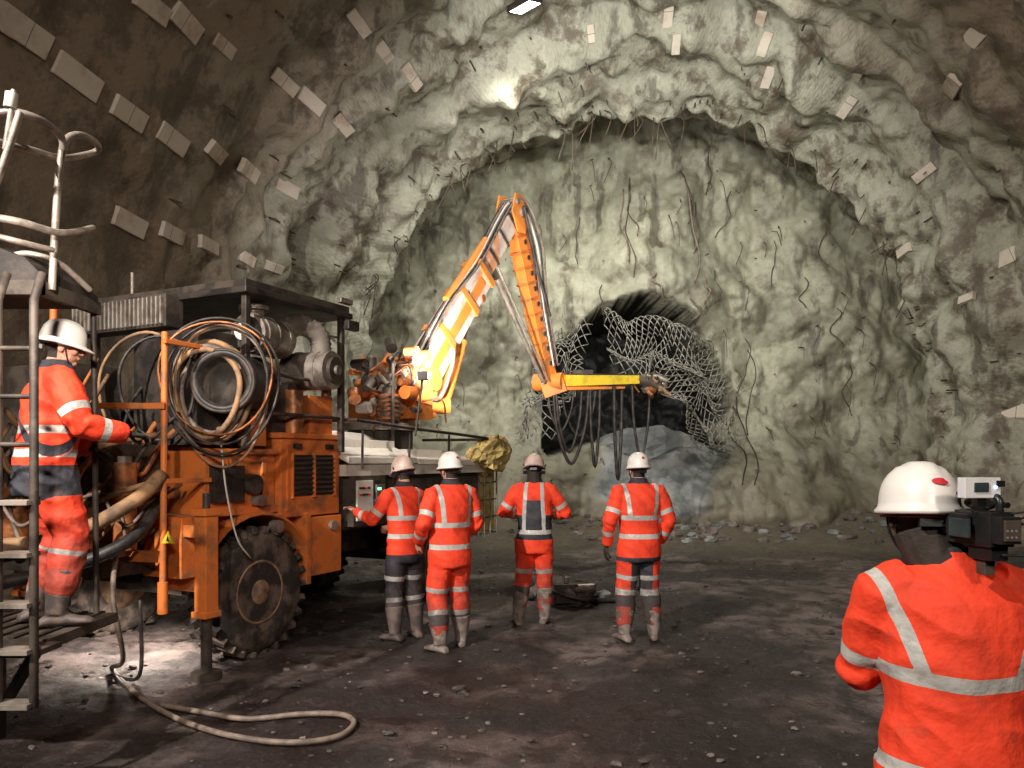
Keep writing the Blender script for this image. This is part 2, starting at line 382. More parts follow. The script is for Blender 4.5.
def net(bb,c,nu,nv,amp,seed):
    def P(i,j):
        u=i/nu; v=j/nv
        p=(c[0]*(1-u)+c[1]*u)*(1-v)+(c[3]*(1-u)+c[2]*u)*v
        p=p+Vector((amp*.7*nn(u*3,v*3,seed),amp*nn(u*2.5,v*2.5,seed+3)*1.6-amp*.6*math.sin(math.pi*v),amp*.9*nn(u*3,v*3,seed+6)))
        return p
    for i in range(nu+1):
        for j in range(nv+1):
            if (i+j)%2==0:
                for di in(-1,1):
                    if 0<=i+di<=nu and j+1<=nv:
                        if nn(i*.35,j*.35,seed)>-.42: bb.tube([P(i,j),P(i+di,j+1)],.012,'WIR',4)
b=B()
net(b,[S(545,330,17.9),S(592,326,18.0),S(562,438,17.6),S(510,440,17.6)],16,28,.5,1)
net(b,[S(602,314,18.0),S(700,338,18.1),S(722,396,17.7),S(606,368,17.6)],40,20,.6,5)
net(b,[S(650,366,17.6),S(712,352,18.0),S(734,452,17.5),S(700,448,17.5)],22,32,.5,9)
b.obj('torn_wire_mesh')
def rock(bb,c,r,m,seed,sq=(1,1,1),n=14):
    c=Vector(c); R=[]
    for i in range(1,n//2+2):
        ph=math.pi*i/(n//2+2)-math.pi/2; ring=[]
        for j in range(n):
            t=2*math.pi*j/n; d=Vector((math.cos(ph)*math.cos(t),math.cos(ph)*math.sin(t),math.sin(ph)))
            k=r*(1+.55*noise.noise(d*1.3+Vector((seed,seed*.7,0)))+.2*noise.noise(d*3.5+Vector((seed,0,0))))
            ring.append(c+Vector((d.x*k*sq[0],d.y*k*sq[1],d.z*k*sq[2])))
        R.append(ring)
    bb.rings(R,m,False)
b=B()
rock(b,(3.5,20.2,1.85),1.05,'SLT',3,(1.3,.6,.65),26); rock(b,(4.7,20.0,1.6),.75,'SLT',8,(1.1,.6,.7),24); rock(b,(3.3,18.9,.9),.55,'SLT',12,(1.3,.7,.7),22); rock(b,(4.3,18.8,.85),.45,'SLT',19,(1.2,.7,.8),20)
for i in range(150):
    x=random.gauss(4.2,2.3); y=random.uniform(15.8,18.2); rock(b,(x,y,fz(x,y)+.01),random.uniform(.03,.14),'STN' if random.random()<.75 else 'SLT',i,(1.2,1,.7),10)
b.obj('rock_rubble')
b=B()
for i in range(1500):
    y=2.6+12*random.random()**1.3; x=random.uniform(-4.5,6.5)
    r=random.choice([.008,.01,.012,.015,.022])*random.uniform(.7,1.3)
    if random.random()<.04: r*=2
    rock(b,(x,y,fz(x,y)+r*.3),r,'STN' if random.random()<.5 else 'CLD',i*1.7,(1.3,1,.6),7)
b.obj('loose_gravel')
b=B(); cx,cy=.68,9.6
rock(b,(cx,cy,.10),.24,'STN',2,(1.6,1,.8),16); rock(b,(cx+.35,cy-.05,.07),.15,'SLT',4,(1.3,1,.8),12); rock(b,(cx-.3,cy+.1,.08),.14,'STN',9,(1.5,1,.8),12)
b.bx(cx-.15,cx+.12,cy-.25,cy-.05,.02,.26,'BLK'); b.bx(cx-.04,cx+.02,cy-.2,cy-.1,.26,.34,'GRY'); b.cyl((cx+.1,cy-.2,.2),(cx+.34,cy-.25,.22),.055,'GRY',14)
b.tube([(cx-.5,cy,.05),(cx-.2,cy-.2,.16),(cx+.1,cy-.3,.1),(cx+.4,cy-.2,.06),(cx+.6,cy-.1,.04)],.025,'HOS',8,6)
b.obj('tool_and_hose_heap',bevel=.01)
# ------------------------------------------------------------------ mobile boom machine
A=math.radians(64); MT=Matrix.Translation((-2.27,7.0,0))@Matrix.Rotation(A,4,'Z')
def TP(x,y,z): return MT@Vector((x,y,z))
TR=empty('shotcrete_boom_truck')
def wheel(name,x,y,side):
    b=B(); o=(x,y,.57); ax=(0,side,0)
    r=.57
    b.rev(o,ax,[(.27,-.16),(.36,-.18),(.50,-.18),(r-.02,-.14),(r-.01,0),(r-.02,.14),(.50,.18),(.36,.18),(.29,.16)],'RUB',44)
    for i in range(26):
        t=2*math.pi*i/26
        for sgn in(-1,1):
            tt=t+sgn*.06
            c=Vector(o)+Vector((math.cos(tt)*(r-.005),sgn*.085,math.sin(tt)*(r-.005)))
            R=Matrix.Rotation(-tt,3,'Y')@Matrix.Rotation(sgn*.5,3,'X')
            b.box(c,(.06,.19,.055),'RUB',R)
    b.rev(o,ax,[(.30,.10),(.29,.165),(.27,.165),(.25,.10),(.14,.08),(.13,.14),(.10,.17),(.0001,.175)],'HUB',32)
    b.rev(o,ax,[(.29,-.165),(.27,-.10),(.0001,-.10)],'HUB',24)
    for i in range(10):
        t=2*math.pi*i/10; c=Vector(o)+Vector((math.cos(t)*.19,side*.085,math.sin(t)*.19))
        b.cyl(c,c+Vector((0,side*.04,0)),.016,'DKM',8)
    b.obj(name,TR,MT)
wheel('wheel_front_near',0,.18,-1); wheel('wheel_rear_near',3.05,.18,-1); wheel('wheel_front_far',0,2.0,1); wheel('wheel_rear_far',3.05,2.0,1)
b=B()
b.bx(-.85,4.3,.5,1.7,.72,1.05,'BLK'); b.bx(-.1,.1,.3,1.9,.48,.66,'BLK'); b.bx(2.95,3.15,.3,1.9,.48,.66,'BLK')
pts=[]
for i in range(15):
    t=math.radians(8+164*i/14); pts.append((math.cos(t)*.70,.57+math.sin(t)*.70))
R=[[Vector((x,y,z)) for (y,z) in((.0,z0),(.42,z0),(.42,z0+.03),(.0,z0+.03))] for (x,z0) in pts]
b.rings(R,'ORG',True)
R=[[Vector((x+3.05,y,z)) for (y,z) in((.0,z0),(.42,z0),(.42,z0+.03),(.0,z0+.03))] for (x,z0) in pts]
b.rings(R,'DKM',True)
b.bx(.68,1.15,.02,.5,.62,1.2,'ORG'); b.bx(-.85,-.62,.05,.5,.8,1.3,'ORG'); b.bx(.6,.66,.0,.5,.55,1.25,'ORG')
b.bx(.30,1.15,.05,2.05,1.22,1.98,'ORG'); b.bx(.26,1.19,.02,2.08,1.98,2.03,'ORG'); b.bx(.36,.40,.03,.06,1.28,1.92,'ORG')
b.bx(.42,1.05,.035,.06,1.42,1.82,'BLK')
for i in range(8): b.box((.735,.025,1.45+.048*i),(.62,.03,.012),'DKM',Matrix.Rotation(.5,3,'X'))
for xx in(.42,.735,1.05): b.bx(xx-.012,xx+.012,.01,.06,1.40,1.84,'ORG')
b.bx(-.55,.28,.12,2.0,1.30,1.85,'ORG'); b.bx(-.6,.30,.08,.14,1.82,1.87,'ORG'); b.bx(-.6,.30,.08,.14,1.28,1.34,'ORG')
b.bx(.1,.15,.09,.13,1.34,1.80,'ORG'); b.bx(-.3,-.27,.09,.13,1.34,1.80,'ORG')
b.bx(-.5,-.15,.06,.13,1.40,1.72,'BLK'); b.cyl((-.05,.1,1.55),(-.05,.02,1.55),.09,'DKM'); b.cyl((.0,.1,1.4),(.0,.0,1.4),.05,'GRY')
b.cyl((.2,.06,1.15),(.2,-.02,1.15),.06,'GRY'); b.cyl((1.0,.05,1.1),(1.0,-.02,1.1),.05,'GRY')
for xx in(.5,.97): b.bx(xx-.04,xx+.04,.0,.06,1.88,1.93,'BLK')
b.obj('chassis_and_hood',TR,MT,.012)
b=B()
b.bx(-.25,1.20,-.05,2.1,3.30,3.37,'DKM'); b.bx(-.28,1.22,-.08,2.12,3.24,3.30,'BLK')
for (x,y) in((-.2,0),(1.12,0),(-.2,2.0),(1.12,2.0)): b.bx(x-.03,x+.03,y-.03,y+.03,1.85,3.28,'DKM')
b.bx(-.42,-.22,.75,2.05,2.98,3.28,'DKM')
for i in range(22): b.bx(-.45,-.40,.78+.058*i,.80+.058*i,3.0,3.26,'GRY')
for i in range(5): b.bx(.0+.22*i,.12+.22*i,.2,1.9,3.37,3.40,'BLK')
b.cyl((-.1,1.6,3.4),(-.1,1.6,3.62),.02,'GRY')
b.bx(1.10,1.28,-.12,-.04,3.12,3.22,'BLK'); b.bx(1.0,1.2,-.10,-.04,3.38,3.44,'GRY')
b.tube([(-.2,.0,2.6),(.5,.0,2.55),(1.12,.0,2.6)],.018,'DKM',8); b.tube([(-.2,.0,2.2),(1.12,.0,2.2)],.018,'DKM',8)
b.obj('roof_frame',TR,MT,.01)
b=B()
def ribcyl(a,c,r,m,n=8,rr=1.07):
    a=Vector(a);c=Vector(c); b.cyl(a,c,r,m,28)
    for i in range(n):
        t=(i+.5)/n; p=a.lerp(c,t); d=(c-a).normalized()*.018
        b.cyl(p-d,p+d,r*rr,m,28)
ribcyl((-.05,.12,2.93),(.45,.20,2.93),.18,'GRY',3,1.04); b.cyl((-.10,.12,2.93),(-.05,.12,2.93),.15,'DKM',24)
b.cyl((-.13,.11,2.93),(-.10,.12,2.93),.08,'WHT',20); b.cyl((.1,.2,3.08),(.1,.2,3.18),.10,'GRY',20); b.cyl((.1,.2,3.16),(.1,.2,3.2),.14,'GRY',20)
ribcyl((.75,.35,2.66),(.80,-.16,2.66),.19,'GRY',2,1.05); b.cyl((.80,-.16,2.66),(.805,-.2,2.66),.13,'DKM',24); b.cyl((.80,-.2,2.66),(.805,-.23,2.66),.05,'GRY',24)
pts=crom([(.42,.18,3.0),(.60,.08,3.1),(.76,.0,3.02),(.82,.0,2.84)],9)
b.tube(pts,[.095+.014*(i%2) for i in range(len(pts))],'GRY',16)
ribcyl((.1,.9,2.6),(.9,.9,2.6),.24,'BLK',5)
b.bx(.0,1.1,.35,1.9,2.03,2.35,'BLK'); b.bx(.1,.5,.15,.6,2.03,2.5,'DKM'); b.bx(.75,1.1,.1,.5,2.03,2.42,'ORG')
b.cyl((.55,.12,2.03),(.55,.12,2.45),.09,'COP'); b.cyl((.95,.05,2.42),(.95,.05,2.5),.05,'COP')
b.bx(-.55,.0,.2,1.0,1.9,2.9,'BLK'); b.bx(-.1,.1,.05,.3,1.9,2.4,'ORG')
d=Vector((-.78,-.42,0)).normalized(); c=Vector((-.22,.10,2.44))
b.rev(c,d,[(.26,-.2),(.26,.36),(.24,.37),(.21,.36),(.20,-.05),(.0001,-.07)],'HOS',36)
b.rev(c,d,[(.275,.28),(.275,.36),(.25,.365),(.25,.28)],'DKM',36)
u,w=fr(d)
def loop(cc,r,t,m,sx=1,sag=0,ph=0,n=40):
    P=[]
    for i in range(n):
        a=2*math.pi*i/n; q=cc+(u*math.cos(a)*sx+Vector((0,0,1))*math.sin(a))*r+d*.05*math.sin(2*a+ph)
        q.z-=sag*(math.sin(a)<0)*abs(math.sin(a))
        P.append(q)
    b.tube(P,t,m,8,closed=True)
for i,(r,m) in enumerate([(.30,'HOT'),(.33,'HOT'),(.36,'HOT'),(.31,'HOG'),(.38,'HOT'),(.34,'HOG'),(.32,'HOT')]):
    loop(c+d*(.05+.05*i)+Vector((-.06,.12,-.01*i)),r,.025,m,.85,.10,i)
for (r,m,sx,dd,ph,t,dz) in[(.52,'HOS',.95,.42,.4,.012,0),(.50,'HOG',.80,.38,1.2,.012,-.05),(.46,'HOS',.9,.45,2.,.011,.02),(.55,'HOT',.70,.35,.2,.012,-.08),(.42,'COP',1.1,.48,.9,.010,.06)]:
    loop(c+d*dd+Vector((0,0,dz)),r,t,m,sx,.1,ph)
loop(c+d*.3+Vector((-.2,.55,.0)),.40,.014,'HOS',.8,.1,1); loop(c+d*.3+Vector((-.15,.8,.0)),.46,.014,'HOT',.8,.12,2)
b.obj('air_filters_and_hose_reel',TR,MT)
b=B()
b.bx(-1.35,-.85,.35,1.95,.85,1.0,'BLK'); b.bx(-1.3,-.6,.6,1.9,1.0,1.9,'DKM'); b.bx(-1.1,-.6,1.1,2.0,1.9,2.6,'DKM')
for (x,y,z,r,h) in((-1.35,.55,1.0,.1,.4),(-1.4,.9,1.0,.12,.6),(-1.42,1.3,1.05,.1,.5),(-1.1,.4,1.05,.09,.7)): b.cyl((x,y,z),(x,y,z+h),r,'COP'); b.cyl((x,y,z+h),(x,y,z+h+.05),r*.6,'GRY')
b.cyl((-1.02,.06,.75),(-.95,.12,2.80),.026,'ORG',12); b.cyl((-1.02,.06,.55),(-1.02,.06,.8),.04,'ORG'); b.cyl((-1.5,.75,.9),(-1.42,.8,3.0),.03,'ORG',12)
b.beam((-1.0,.07,2.72),(-.15,.1,2.72),.04,.04,'ORG'); b.beam((-1.0,.07,1.6),(-.5,.1,1.6),.03,.04,'ORG'); b.beam((-1.0,.06,2.2),(-1.4,.8,2.2),.03,.05,'ORG'); b.beam((-1.0,.06,1.0),(-1.4,1.6,1.0),.05,.09,'ORG')
for y in(-.16,2.2):
    b.bx(-.85,-.72,y-.065,y+.065,.50,1.36,'ORG'); b.bx(-.87,-.70,y-.08,y+.08,1.32,1.38,'ORG'); b.bx(-.87,-.70,y-.08,y+.08,.50,.55,'ORG')
    b.cyl((-.785,y,.05),(-.785,y,.52),.045,'DKM'); b.cyl((-.785,y,.0),(-.785,y,.06),.12,'DKM'); b.cyl((-.785,y,1.38),(-.785,y,1.50),.03,'HOS')
b.bx(-.83,-.73,-.10,2.1,1.14,1.24,'ORG')
T=Vector((-1.10,-.02,1.12))
b.add([T,T+Vector((.045,-.095,0)),T+Vector((.0225,-.047,.10))],[(0,1,2)],'YEL'); T2=T+Vector((-.008,-.004,.0)); b.add([T2+Vector((.018,-.038,.02)),T2+Vector((.027,-.057,.02)),T2+Vector((.0225,-.047,.065))],[(0,1,2)],'BLK')
b.obj('front_frame_and_outriggers',TR,MT,.006)
b=B()
rr=random.Random(3)
for i in range(34):
    p=Vector((rr.uniform(-1.5,-.7),rr.uniform(.1,1.9),rr.uniform(1.0,2.1))); q=Vector((rr.uniform(-1.6,-.3),rr.uniform(.1,1.9),rr.uniform(.8,2.6)))
    mid=(p+q)/2+Vector((-.25,-.1,-rr.uniform(.2,.5)))
    b.tube([p,p.lerp(mid,.5)+Vector((-.12,-.04,0)),mid,q.lerp(mid,.5)+Vector((-.08,-.04,0)),q],rr.choice([.014,.018,.024]),rr.choice(['HOS','HOT','HOG','HOT','COP']),8,5)
b.tube([(-1.0,.1,1.65),(-1.3,.05,1.45),(-1.7,.3,1.2),(-2.1,.7,1.15),(-2.6,1.2,1.1)],.055,'HOT',12,6)
b.tube([(-.9,.2,1.45),(-1.3,.1,1.15),(-1.7,.4,.95),(-2.2,.8,.85),(-2.7,1.2,.8)],.05,'HOS',12,6)
b.tube([(-.5,-.02,1.9),(-.48,-.06,1.5),(-.4,-.1,1.1),(-.2,-.06,.9)],.008,'WHT',6,5)
b.obj('hydraulic_hoses',TR,MT)
b=B()
b.bx(1.2,4.2,.1,2.0,1.02,1.62,'DKM')
b.bx(1.28,1.86,-.04,.12,1.06,1.60,'DKM'); b.bx(1.32,1.60,-.06,-.03,1.12,1.55,'WHT'); b.bx(1.62,1.82,-.06,-.03,1.12,1.55,'BLK')
b.bx(1.64,1.80,-.075,-.055,1.36,1.50,'GRY')
for i,(z,m) in enumerate([(1.26,'LED'),(1.31,'LED'),(1.44,'LEG')]): b.bx(1.66,1.72,-.082,-.058,z,z+.028,m)
for i in range(8): b.cyl((1.36+.05*(i%4),-.06,1.40+.07*(i//4)),(1.36+.05*(i%4),-.085,1.40+.07*(i//4)),.012,'RED' if i%3==0 else 'BLK',8)
b.bx(1.95,2.9,.0,.12,1.15,1.55,'DKM'); b.bx(3.45,4.1,.0,.12,1.15,1.55,'DKM')
b.bx(1.18,4.3,-.02,2.1,1.60,1.72,'WHT'); b.bx(1.25,2.45,.25,1.3,1.70,2.0,'WHT'); b.bx(2.5,3.3,.1,.45,1.70,1.90,'WHT')
b.add([(1.2,-.04,1.80),(2.5,-.04,1.80),(2.5,.75,2.10),(1.2,.75,2.14),(1.2,-.04,1.73),(2.5,-.04,1.73),(2.5,.75,2.05),(1.2,.75,2.09)],[(0,1,2,3),(7,6,5,4),(0,4,5,1),(1,5,6,2),(2,6,7,3),(3,7,4,0)],'WHT')
b.add([(2.55,-.04,1.78),(4.2,-.04,1.76),(4.2,.5,1.86),(2.55,.5,1.90),(2.55,-.04,1.72),(4.2,-.04,1.70),(4.2,.5,1.81),(2.55,.5,1.85)],[(0,1,2,3),(7,6,5,4),(0,4,5,1),(1,5,6,2),(2,6,7,3),(3,7,4,0)],'WHT')
zz=2.14
b.tube([(1.25,1.5,zz+.05),(1.22,.0,zz+.05),(1.4,-.05,zz+.05),(2.4,-.08,zz),(3.8,-.08,zz-.05),(4.25,-.02,zz-.08),(4.25,1.0,zz-.08)],.020,'BLK',10,6)
for x in(1.4,2.3,3.2,4.1): b.cyl((x,-.06,1.68),(x,-.07,2.09),.014,'BLK',8)
b.bx(4.28,4.78,.1,1.0,.75,1.62,'TAN')
for x in(4.25,4.42,4.60,4.80): b.cyl((x,.07,.7),(x,.07,1.70),.014,'GRY',6)
for z in(.72,.95,1.2,1.45,1.68): b.tube([(4.24,1.02,z),(4.24,.07,z),(4.81,.07,z),(4.81,1.02,z)],.014,'GRY',6)
b.obj('rear_deck_and_control_panel',TR,MT,.008)
b=B(); rock(b,(4.38,.0,1.84),.34,'TAN',6,(1.25,.7,.75),24); rock(b,(4.1,-.05,1.84),.18,'TAN',16,(1.25,.7,.75),16); b.tube([(4.1,-.1,1.95),(4.3,-.2,2.12),(4.5,-.1,2.0)],.014,'TAN',6,5); b.obj('canvas_bag',TR,MT)
b=B()
b.cyl((3.0,.85,1.7),(3.0,.85,2.15),.42,'BLK',32); b.cyl((3.0,.85,2.15),(3.0,.85,2.24),.50,'GRY',36)
b.bx(2.65,3.45,.6,1.1,2.24,2.55,'ORL'); b.bx(2.95,3.4,.30,.6,2.3,2.78,'ORL')
for i in range(46):
    x=2.60+rr.uniform(-.45,.42); y=.5+rr.uniform(-.35,.35); z=2.42+rr.uniform(-.1,.72)
    r=rr.uniform(.03,.085); dx=Vector((rr.choice([0,1]),rr.choice([0,1]),rr.choice([0,1])))
    if dx.length<.1: dx=Vector((0,0,1))
    dx.normalize(); p=Vector((x,y,z)); b.cyl(p-dx*.09,p+dx*.09,r,rr.choice(['COP','COP','DKM','ORG','GRY']),16); b.cyl(p+dx*.09,p+dx*.112,r*.6,'GRY',12)
for i in range(16):
    p=Vector((2.3+rr.uniform(0,.8),.2+rr.uniform(0,.5),2.35+rr.uniform(0,.6))); q=p+Vector((rr.uniform(-.5,.5),rr.uniform(-.2,.3),rr.uniform(-.5,.1)))
    b.tube([p,(p+q)/2+Vector((0,-.12,.15)),q],.013,rr.choice(['HOS','COP','HOG']),7,5)
b.cyl((2.40,.3,2.26),(2.40,.3,2.56),.13,'COP',24); b.cyl((2.40,.3,2.56),(2.40,.3,2.64),.08,'GRY',20)
for i in range(5): b.cyl((2.40,.3,2.29+.055*i),(2.40,.3,2.31+.055*i),.15,'DKM',24)
b.tube([(2.2,.1,2.0),(2.2,.1,2.9),(2.7,.1,2.98)],.02,'DKM',8)
b.obj('slew_turret',TR,MT,.006)
# boom (world coordinates)
b=B()
p0=S(418,380,10.5); p1=S(513,214,12.4); p2=S(549,382,13.2)
side=Vector((.9,-.43,0))
b.beam(p0,p0.lerp(p1,.60),.30,.48,'ORW',.28,.40); b.beam(p0.lerp(p1,.45),p1,.22,.30,'ORW',.20,.28)
for t in(.0,.2,.41,.58):
    q=p0.lerp(p1,t); q2=p0.lerp(p1,t+.03); b.beam(q,q2,.34,.54-.12*t,'ORL')
for t in(.70,.82,.93):
    q=p0.lerp(p1,t); b.beam(q,p0.lerp(p1,t+.012),.25,.33,'DKM')
dd=(p1-p0).normalized(); up=side.cross(dd); up=up if up.z>0 else -up
b.beam(p0.lerp(p1,.05)+side*.155,p0.lerp(p1,.56)+side*.145,.012,.16,'ORL')
for k in range(5): b.tube([p0+up*.26+side*(.05*k-.06),p0.lerp(p1,.3)+up*(.27+.02*k)+side*(.05*k-.06),p0.lerp(p1,.6)+up*.24+side*(.05*k-.04),p1+up*.20+side*(.05*k-.06)+dd*.1,p1.lerp(p2,.15)+Vector((.24,0,.0))+side*(.05*k-.06),p1.lerp(p2,.5)+Vector((.17,0,0))+side*(.04*k-.06),p1.lerp(p2,.9)+Vector((.12,0,0))+side*(.04*k-.06)],.016,['HOS','HOG','WHT'][k%3],8,8)
b.beam(p0+up*.22+side*.12,p0.lerp(p1,.6)+up*.20+side*.12,.05,.08,'WHT')
b.beam(p0+Vector((-.1,-.1,-.45)),p0+Vector((0,0,.1)),.46,.58,'ORL',.38,.40); b.cyl(p0-side*.27,p0+side*.27,.10,'GRY')
b.cyl(p0+side*.2,p0+side*.29,.16,'ORL')
a=p0+Vector((.30,.2,-.40)); e=p0.lerp(p1,.50)-up*.18
b.cyl(a,a.lerp(e,.6),.09,'ORL',16); b.cyl(a.lerp(e,.58),e,.048,'CHR',12); b.cyl(e-side*.17,e+side*.17,.06,'ORG')
b.beam(p0+Vector((.1,0,-.35)),a+Vector((.05,0,.05)),.3,.2,'ORL')
a=p0.lerp(p1,.35)+up*.30; e=p1+up*.18
b.cyl(a,a.lerp(e,.6),.06,'ORL',16); b.cyl(a.lerp(e,.58),e,.033,'CHR',12)
for s_ in(-1,1):
    P=[p1.lerp(p0,.08)-up*.15,p1.lerp(p0,.06)+up*.2,p1+up*.34+dd*.05,p1+dd*.24+up*.15,p1+dd*.27-up*.1,p1.lerp(p2,.12)]
    R=[[q+side*(s_*.13) for q in P],[q+side*(s_*.155) for q in P]]; b.rings(R,'ORL',False)
b.cyl(p1-side*.2,p1+side*.2,.08,'GRY'); b.cyl(p1+up*.22-side*.18,p1+up*.22+side*.18,.05,'GRY')
d2=(p2-p1).normalized(); f2=side.cross(d2).normalized(); f2=f2 if f2.x>0 else -f2
b.beam(p1+f2*.02,p2,.21,.34,'ORL',.19,.27)
for k in range(9):
    q=p1.lerp(p2,.12+.09*k); b.beam(q,q+d2*.035,.24,.38-.012*k,'ORG')
    for s_ in(-1,1): b.cyl(q+d2*.12+side*s_*.105,q+d2*.12+side*s_*.12,.04,'DKM',10)
a=p1+f2*.26+d2*.35; e=p1.lerp(p2,.85)+f2*.2; b.cyl(a,a.lerp(e,.6),.055,'ORL',14); b.cyl(a.lerp(e,.6),e,.03,'CHR',10)
a=p1.lerp(p0,.30)-up*.18; e=p2-f2*.28+Vector((0,0,.08))
b.cyl(a,e,.035,'RAL',10); b.cyl(e,p2,.035,'RAL',10); b.cyl(a+side*.1,e+side*.1,.02,'RAL',10); b.cyl(a,a.lerp(e,.4),.05,'RAL',10)
t0=p2+Vector((.05,0,.02)); t1=S(637,380,13.6)
b.cyl(p2-side*.26,p2+side*.26,.15,'ORL',20); b.beam(p2-Vector((.12,0,.15)),p2+Vector((.25,0,-.02)),.28,.30,'ORL')
b.beam(t0+Vector((.2,0,.0)),t1,.24,.21,'YEL',.20,.15); b.beam(t0+Vector((.22,-.02,-.14)),t1+Vector((-.25,0,-.13)),.16,.06,'ORL')
b.box(t0.lerp(t1,.35)+Vector((0,-.1,.13)),(.35,.1,.08),'DKM'); b.beam(t0+Vector((.2,-.13,.1)),t1+Vector((0,-.10,.08)),.02,.02,'BLK')
h=t1+Vector((.18,0,-.02))
b.cyl(t1,h,.10,'DKM',18); b.cyl(h,h+Vector((.22,0,-.12)),.12,'DKM',18,.09); b.cyl(h+Vector((.1,0,.1)),h+Vector((.35,-.05,-.0)),.05,'GRY'); b.cyl(h+Vector((.2,0,-.1)),h+Vector((.42,0,-.26)),.05,'HUB',14,.03)
for i in range(26):
    q=h+Vector((rr.uniform(-.15,.34),rr.uniform(-.12,.1),rr.uniform(-.25,.15))); b.cyl(q,q+Vector((rr.uniform(-.1,.1),-.05,rr.uniform(-.1,.12))),rr.uniform(.015,.045),rr.choice(['GRY','DKM','HUB','COP']),10)
b.obj('boom_and_tool_head',TR,None,.01)
b=B()
def hang(a,c,sag,r=.022,m='HOS'):
    a=Vector(a);c=Vector(c); b.tube([a,a.lerp(c,.12)+Vector((0,0,-sag*.55)),a.lerp(c,.5)+Vector((0,0,-sag)),a.lerp(c,.88)+Vector((0,0,-sag*.55)),c],r,m,8,7)
q=S(556,388,13.1); q2=S(582,388,13.3); hang(q,q2,1.1,.026); hang(q+Vector((-.05,0,0)),q2+Vector((.12,0,0)),1.3,.03); hang(S(562,388,13.2),S(596,386,13.4),.85,.022)
hang(S(548,392,13.1),S(574,388,13.2),.7,.02); hang(S(590,386,13.3),S(600,386,13.4),1.4,.026); hang(S(614,386,13.4),S(622,384,13.6),1.65,.03); hang(S(632,384,13.5),S(650,384,13.6),1.3,.024)
a=S(427,385,10.3); hang(a,a+Vector((.35,.2,.5)),.4,.03,'HOG'); hang(S(405,395,10.2),S(440,350,10.8),.3,.02)
hang(p1+Vector((.18,-.1,.1)),p1.lerp(p2,.6)+Vector((.25,-.1,0)),.1,.025)
b.obj('hanging_boom_hoses',TR)
b=B(); lp=TP(2.3,-.25,2.75); b.box(lp,(.12,.09,.10),'BLK'); b.box(lp+Vector((.045,.03,.01)),(.08,.05,.07),'LMP'); b.cyl(lp,lp+Vector((-.1,.1,-.7)),.013,'DKM',8); b.obj('work_lamp',TR,None,.005)
b=B()
def G(u,v,dz=.03):
    d=CH*F/(v-460); x=(u-512)/F*d; return Vector((x,d,fz(x,d)+dz))
b.tube([TP(-1.2,.35,1.1),V(-2.98,5.75,.75),V(-2.98,5.9,.25),G(112,672),G(138,700),G(175,722),G(225,742),G(285,750),G(335,744),G(354,733),G(340,725),G(300,721),G(245,722),G(195,716),G(160,708)],.019,'HOG',10,10)
b.tube([V(-2.85,5.9,.7),V(-2.9,6.0,.1),G(116,680),G(144,704),G(162,712)],.016,'HOS',8,8)
b.obj('ground_hose')
# ------------------------------------------------------------------ access platform on the left
AP=empty('access_platform'); b=B()
X0,X1,Y0,Y1,Z=-5.0,-2.56,4.25,5.0,.78
b.bx(X0,X1,Y0,Y1,Z-.06,Z,'DKM')
for i in range(22): b.bx(X0+.02+.11*i,X0+.05+.11*i,Y0,Y1,Z,Z+.012,'BLK')
for (x,y) in((X0+.1,Y0+.1),(X0+.1,Y1-.1),(-3.3,Y1-.1)): b.bx(x-.05,x+.05,y-.05,y+.05,-.05,Z-.05,'BLK')
b.beam((-2.65,4.35,.75),(-3.3,4.9,.1),.05,.05,'BLK')
for u in(34,-2):
    x=(u-512)/F*4.0; b.tube([(x,4.0,.48),(x,4.0,2.60),(x-.02,4.1,2.76)],.022,'DKM',10)
xa,xb=(-2-512)/F*4.0,(34-512)/F*4.0
for z in(.50,.78,1.02,1.28,1.55): b.box(((xa+xb)/2,4.0,z),(xb-xa,.12,.025),'GRY')
b.bx(xa,xb,4.0,Y0,.74,.77,'DKM')
for z in(1.85,2.1,2.35): b.cyl((xa-1.2,4.0,z),(xb,4.0,z),.014,'DKM',10)
R=[]
for (x,zt) in((-5.2,3.0),(-3.1,3.0),(-2.9,2.97),(-2.75,2.91),(-2.66,2.82)):
    R.append([Vector((x,4.35,2.74)),Vector((x,4.95,2.74)),Vector((x,4.95,zt)),Vector((x,4.85,zt+.02)),Vector((x,4.45,zt+.02)),Vector((x,4.35,zt))])
b.rings(R,'BLK',False); b.bx(-5.2,-2.64,4.32,4.36,2.70,2.78,'DKM'); b.bx(-2.68,-2.64,4.32,4.95,2.70,2.78,'DKM')
b.bx(-3.6,-3.5,4.88,4.95,.7,2.74,'BLK'); b.bx(-5.2,-3.4,4.9,4.96,.7,1.6,'BLK'); b.cyl((-2.66,4.93,.78),(-2.68,4.93,2.74),.018,'DKM',10)
T=lambda pts,r=.02:b.tube([S(*p) for p in pts],r,'RAL',10,6)
T([(52,290,4.4),(55,230,4.4),(60,165,4.4),(66,140,4.42),(80,135,4.5),(95,142,4.7),(98,150,4.9),(85,155,4.8),(60,158,4.5),(30,150,4.2),(-10,140,4.0)])
T([(-30,120,4.0),(10,112,4.0),(40,120,4.1),(60,135,4.25),(64,150,4.3)])
T([(-20,215,4.0),(20,222,4.1),(55,232,4.3),(75,232,4.5),(93,228,4.8)]); T([(-20,232,4.0),(20,242,4.1),(53,250,4.3)],.016)
T([(-10,200,3.9),(8,150,3.9),(20,112,3.9)],.018); T([(14,90,3.9),(12,105,3.9),(5,150,3.9)],.014)
T([(10,256,4.4),(30,254,4.4),(60,264,4.5),(90,290,4.7)],.018)
b.tube([S(12,93,3.9),S(10,108,3.9)],.03,'WHT',8)
b.obj('platform_frame',AP,None,.006)
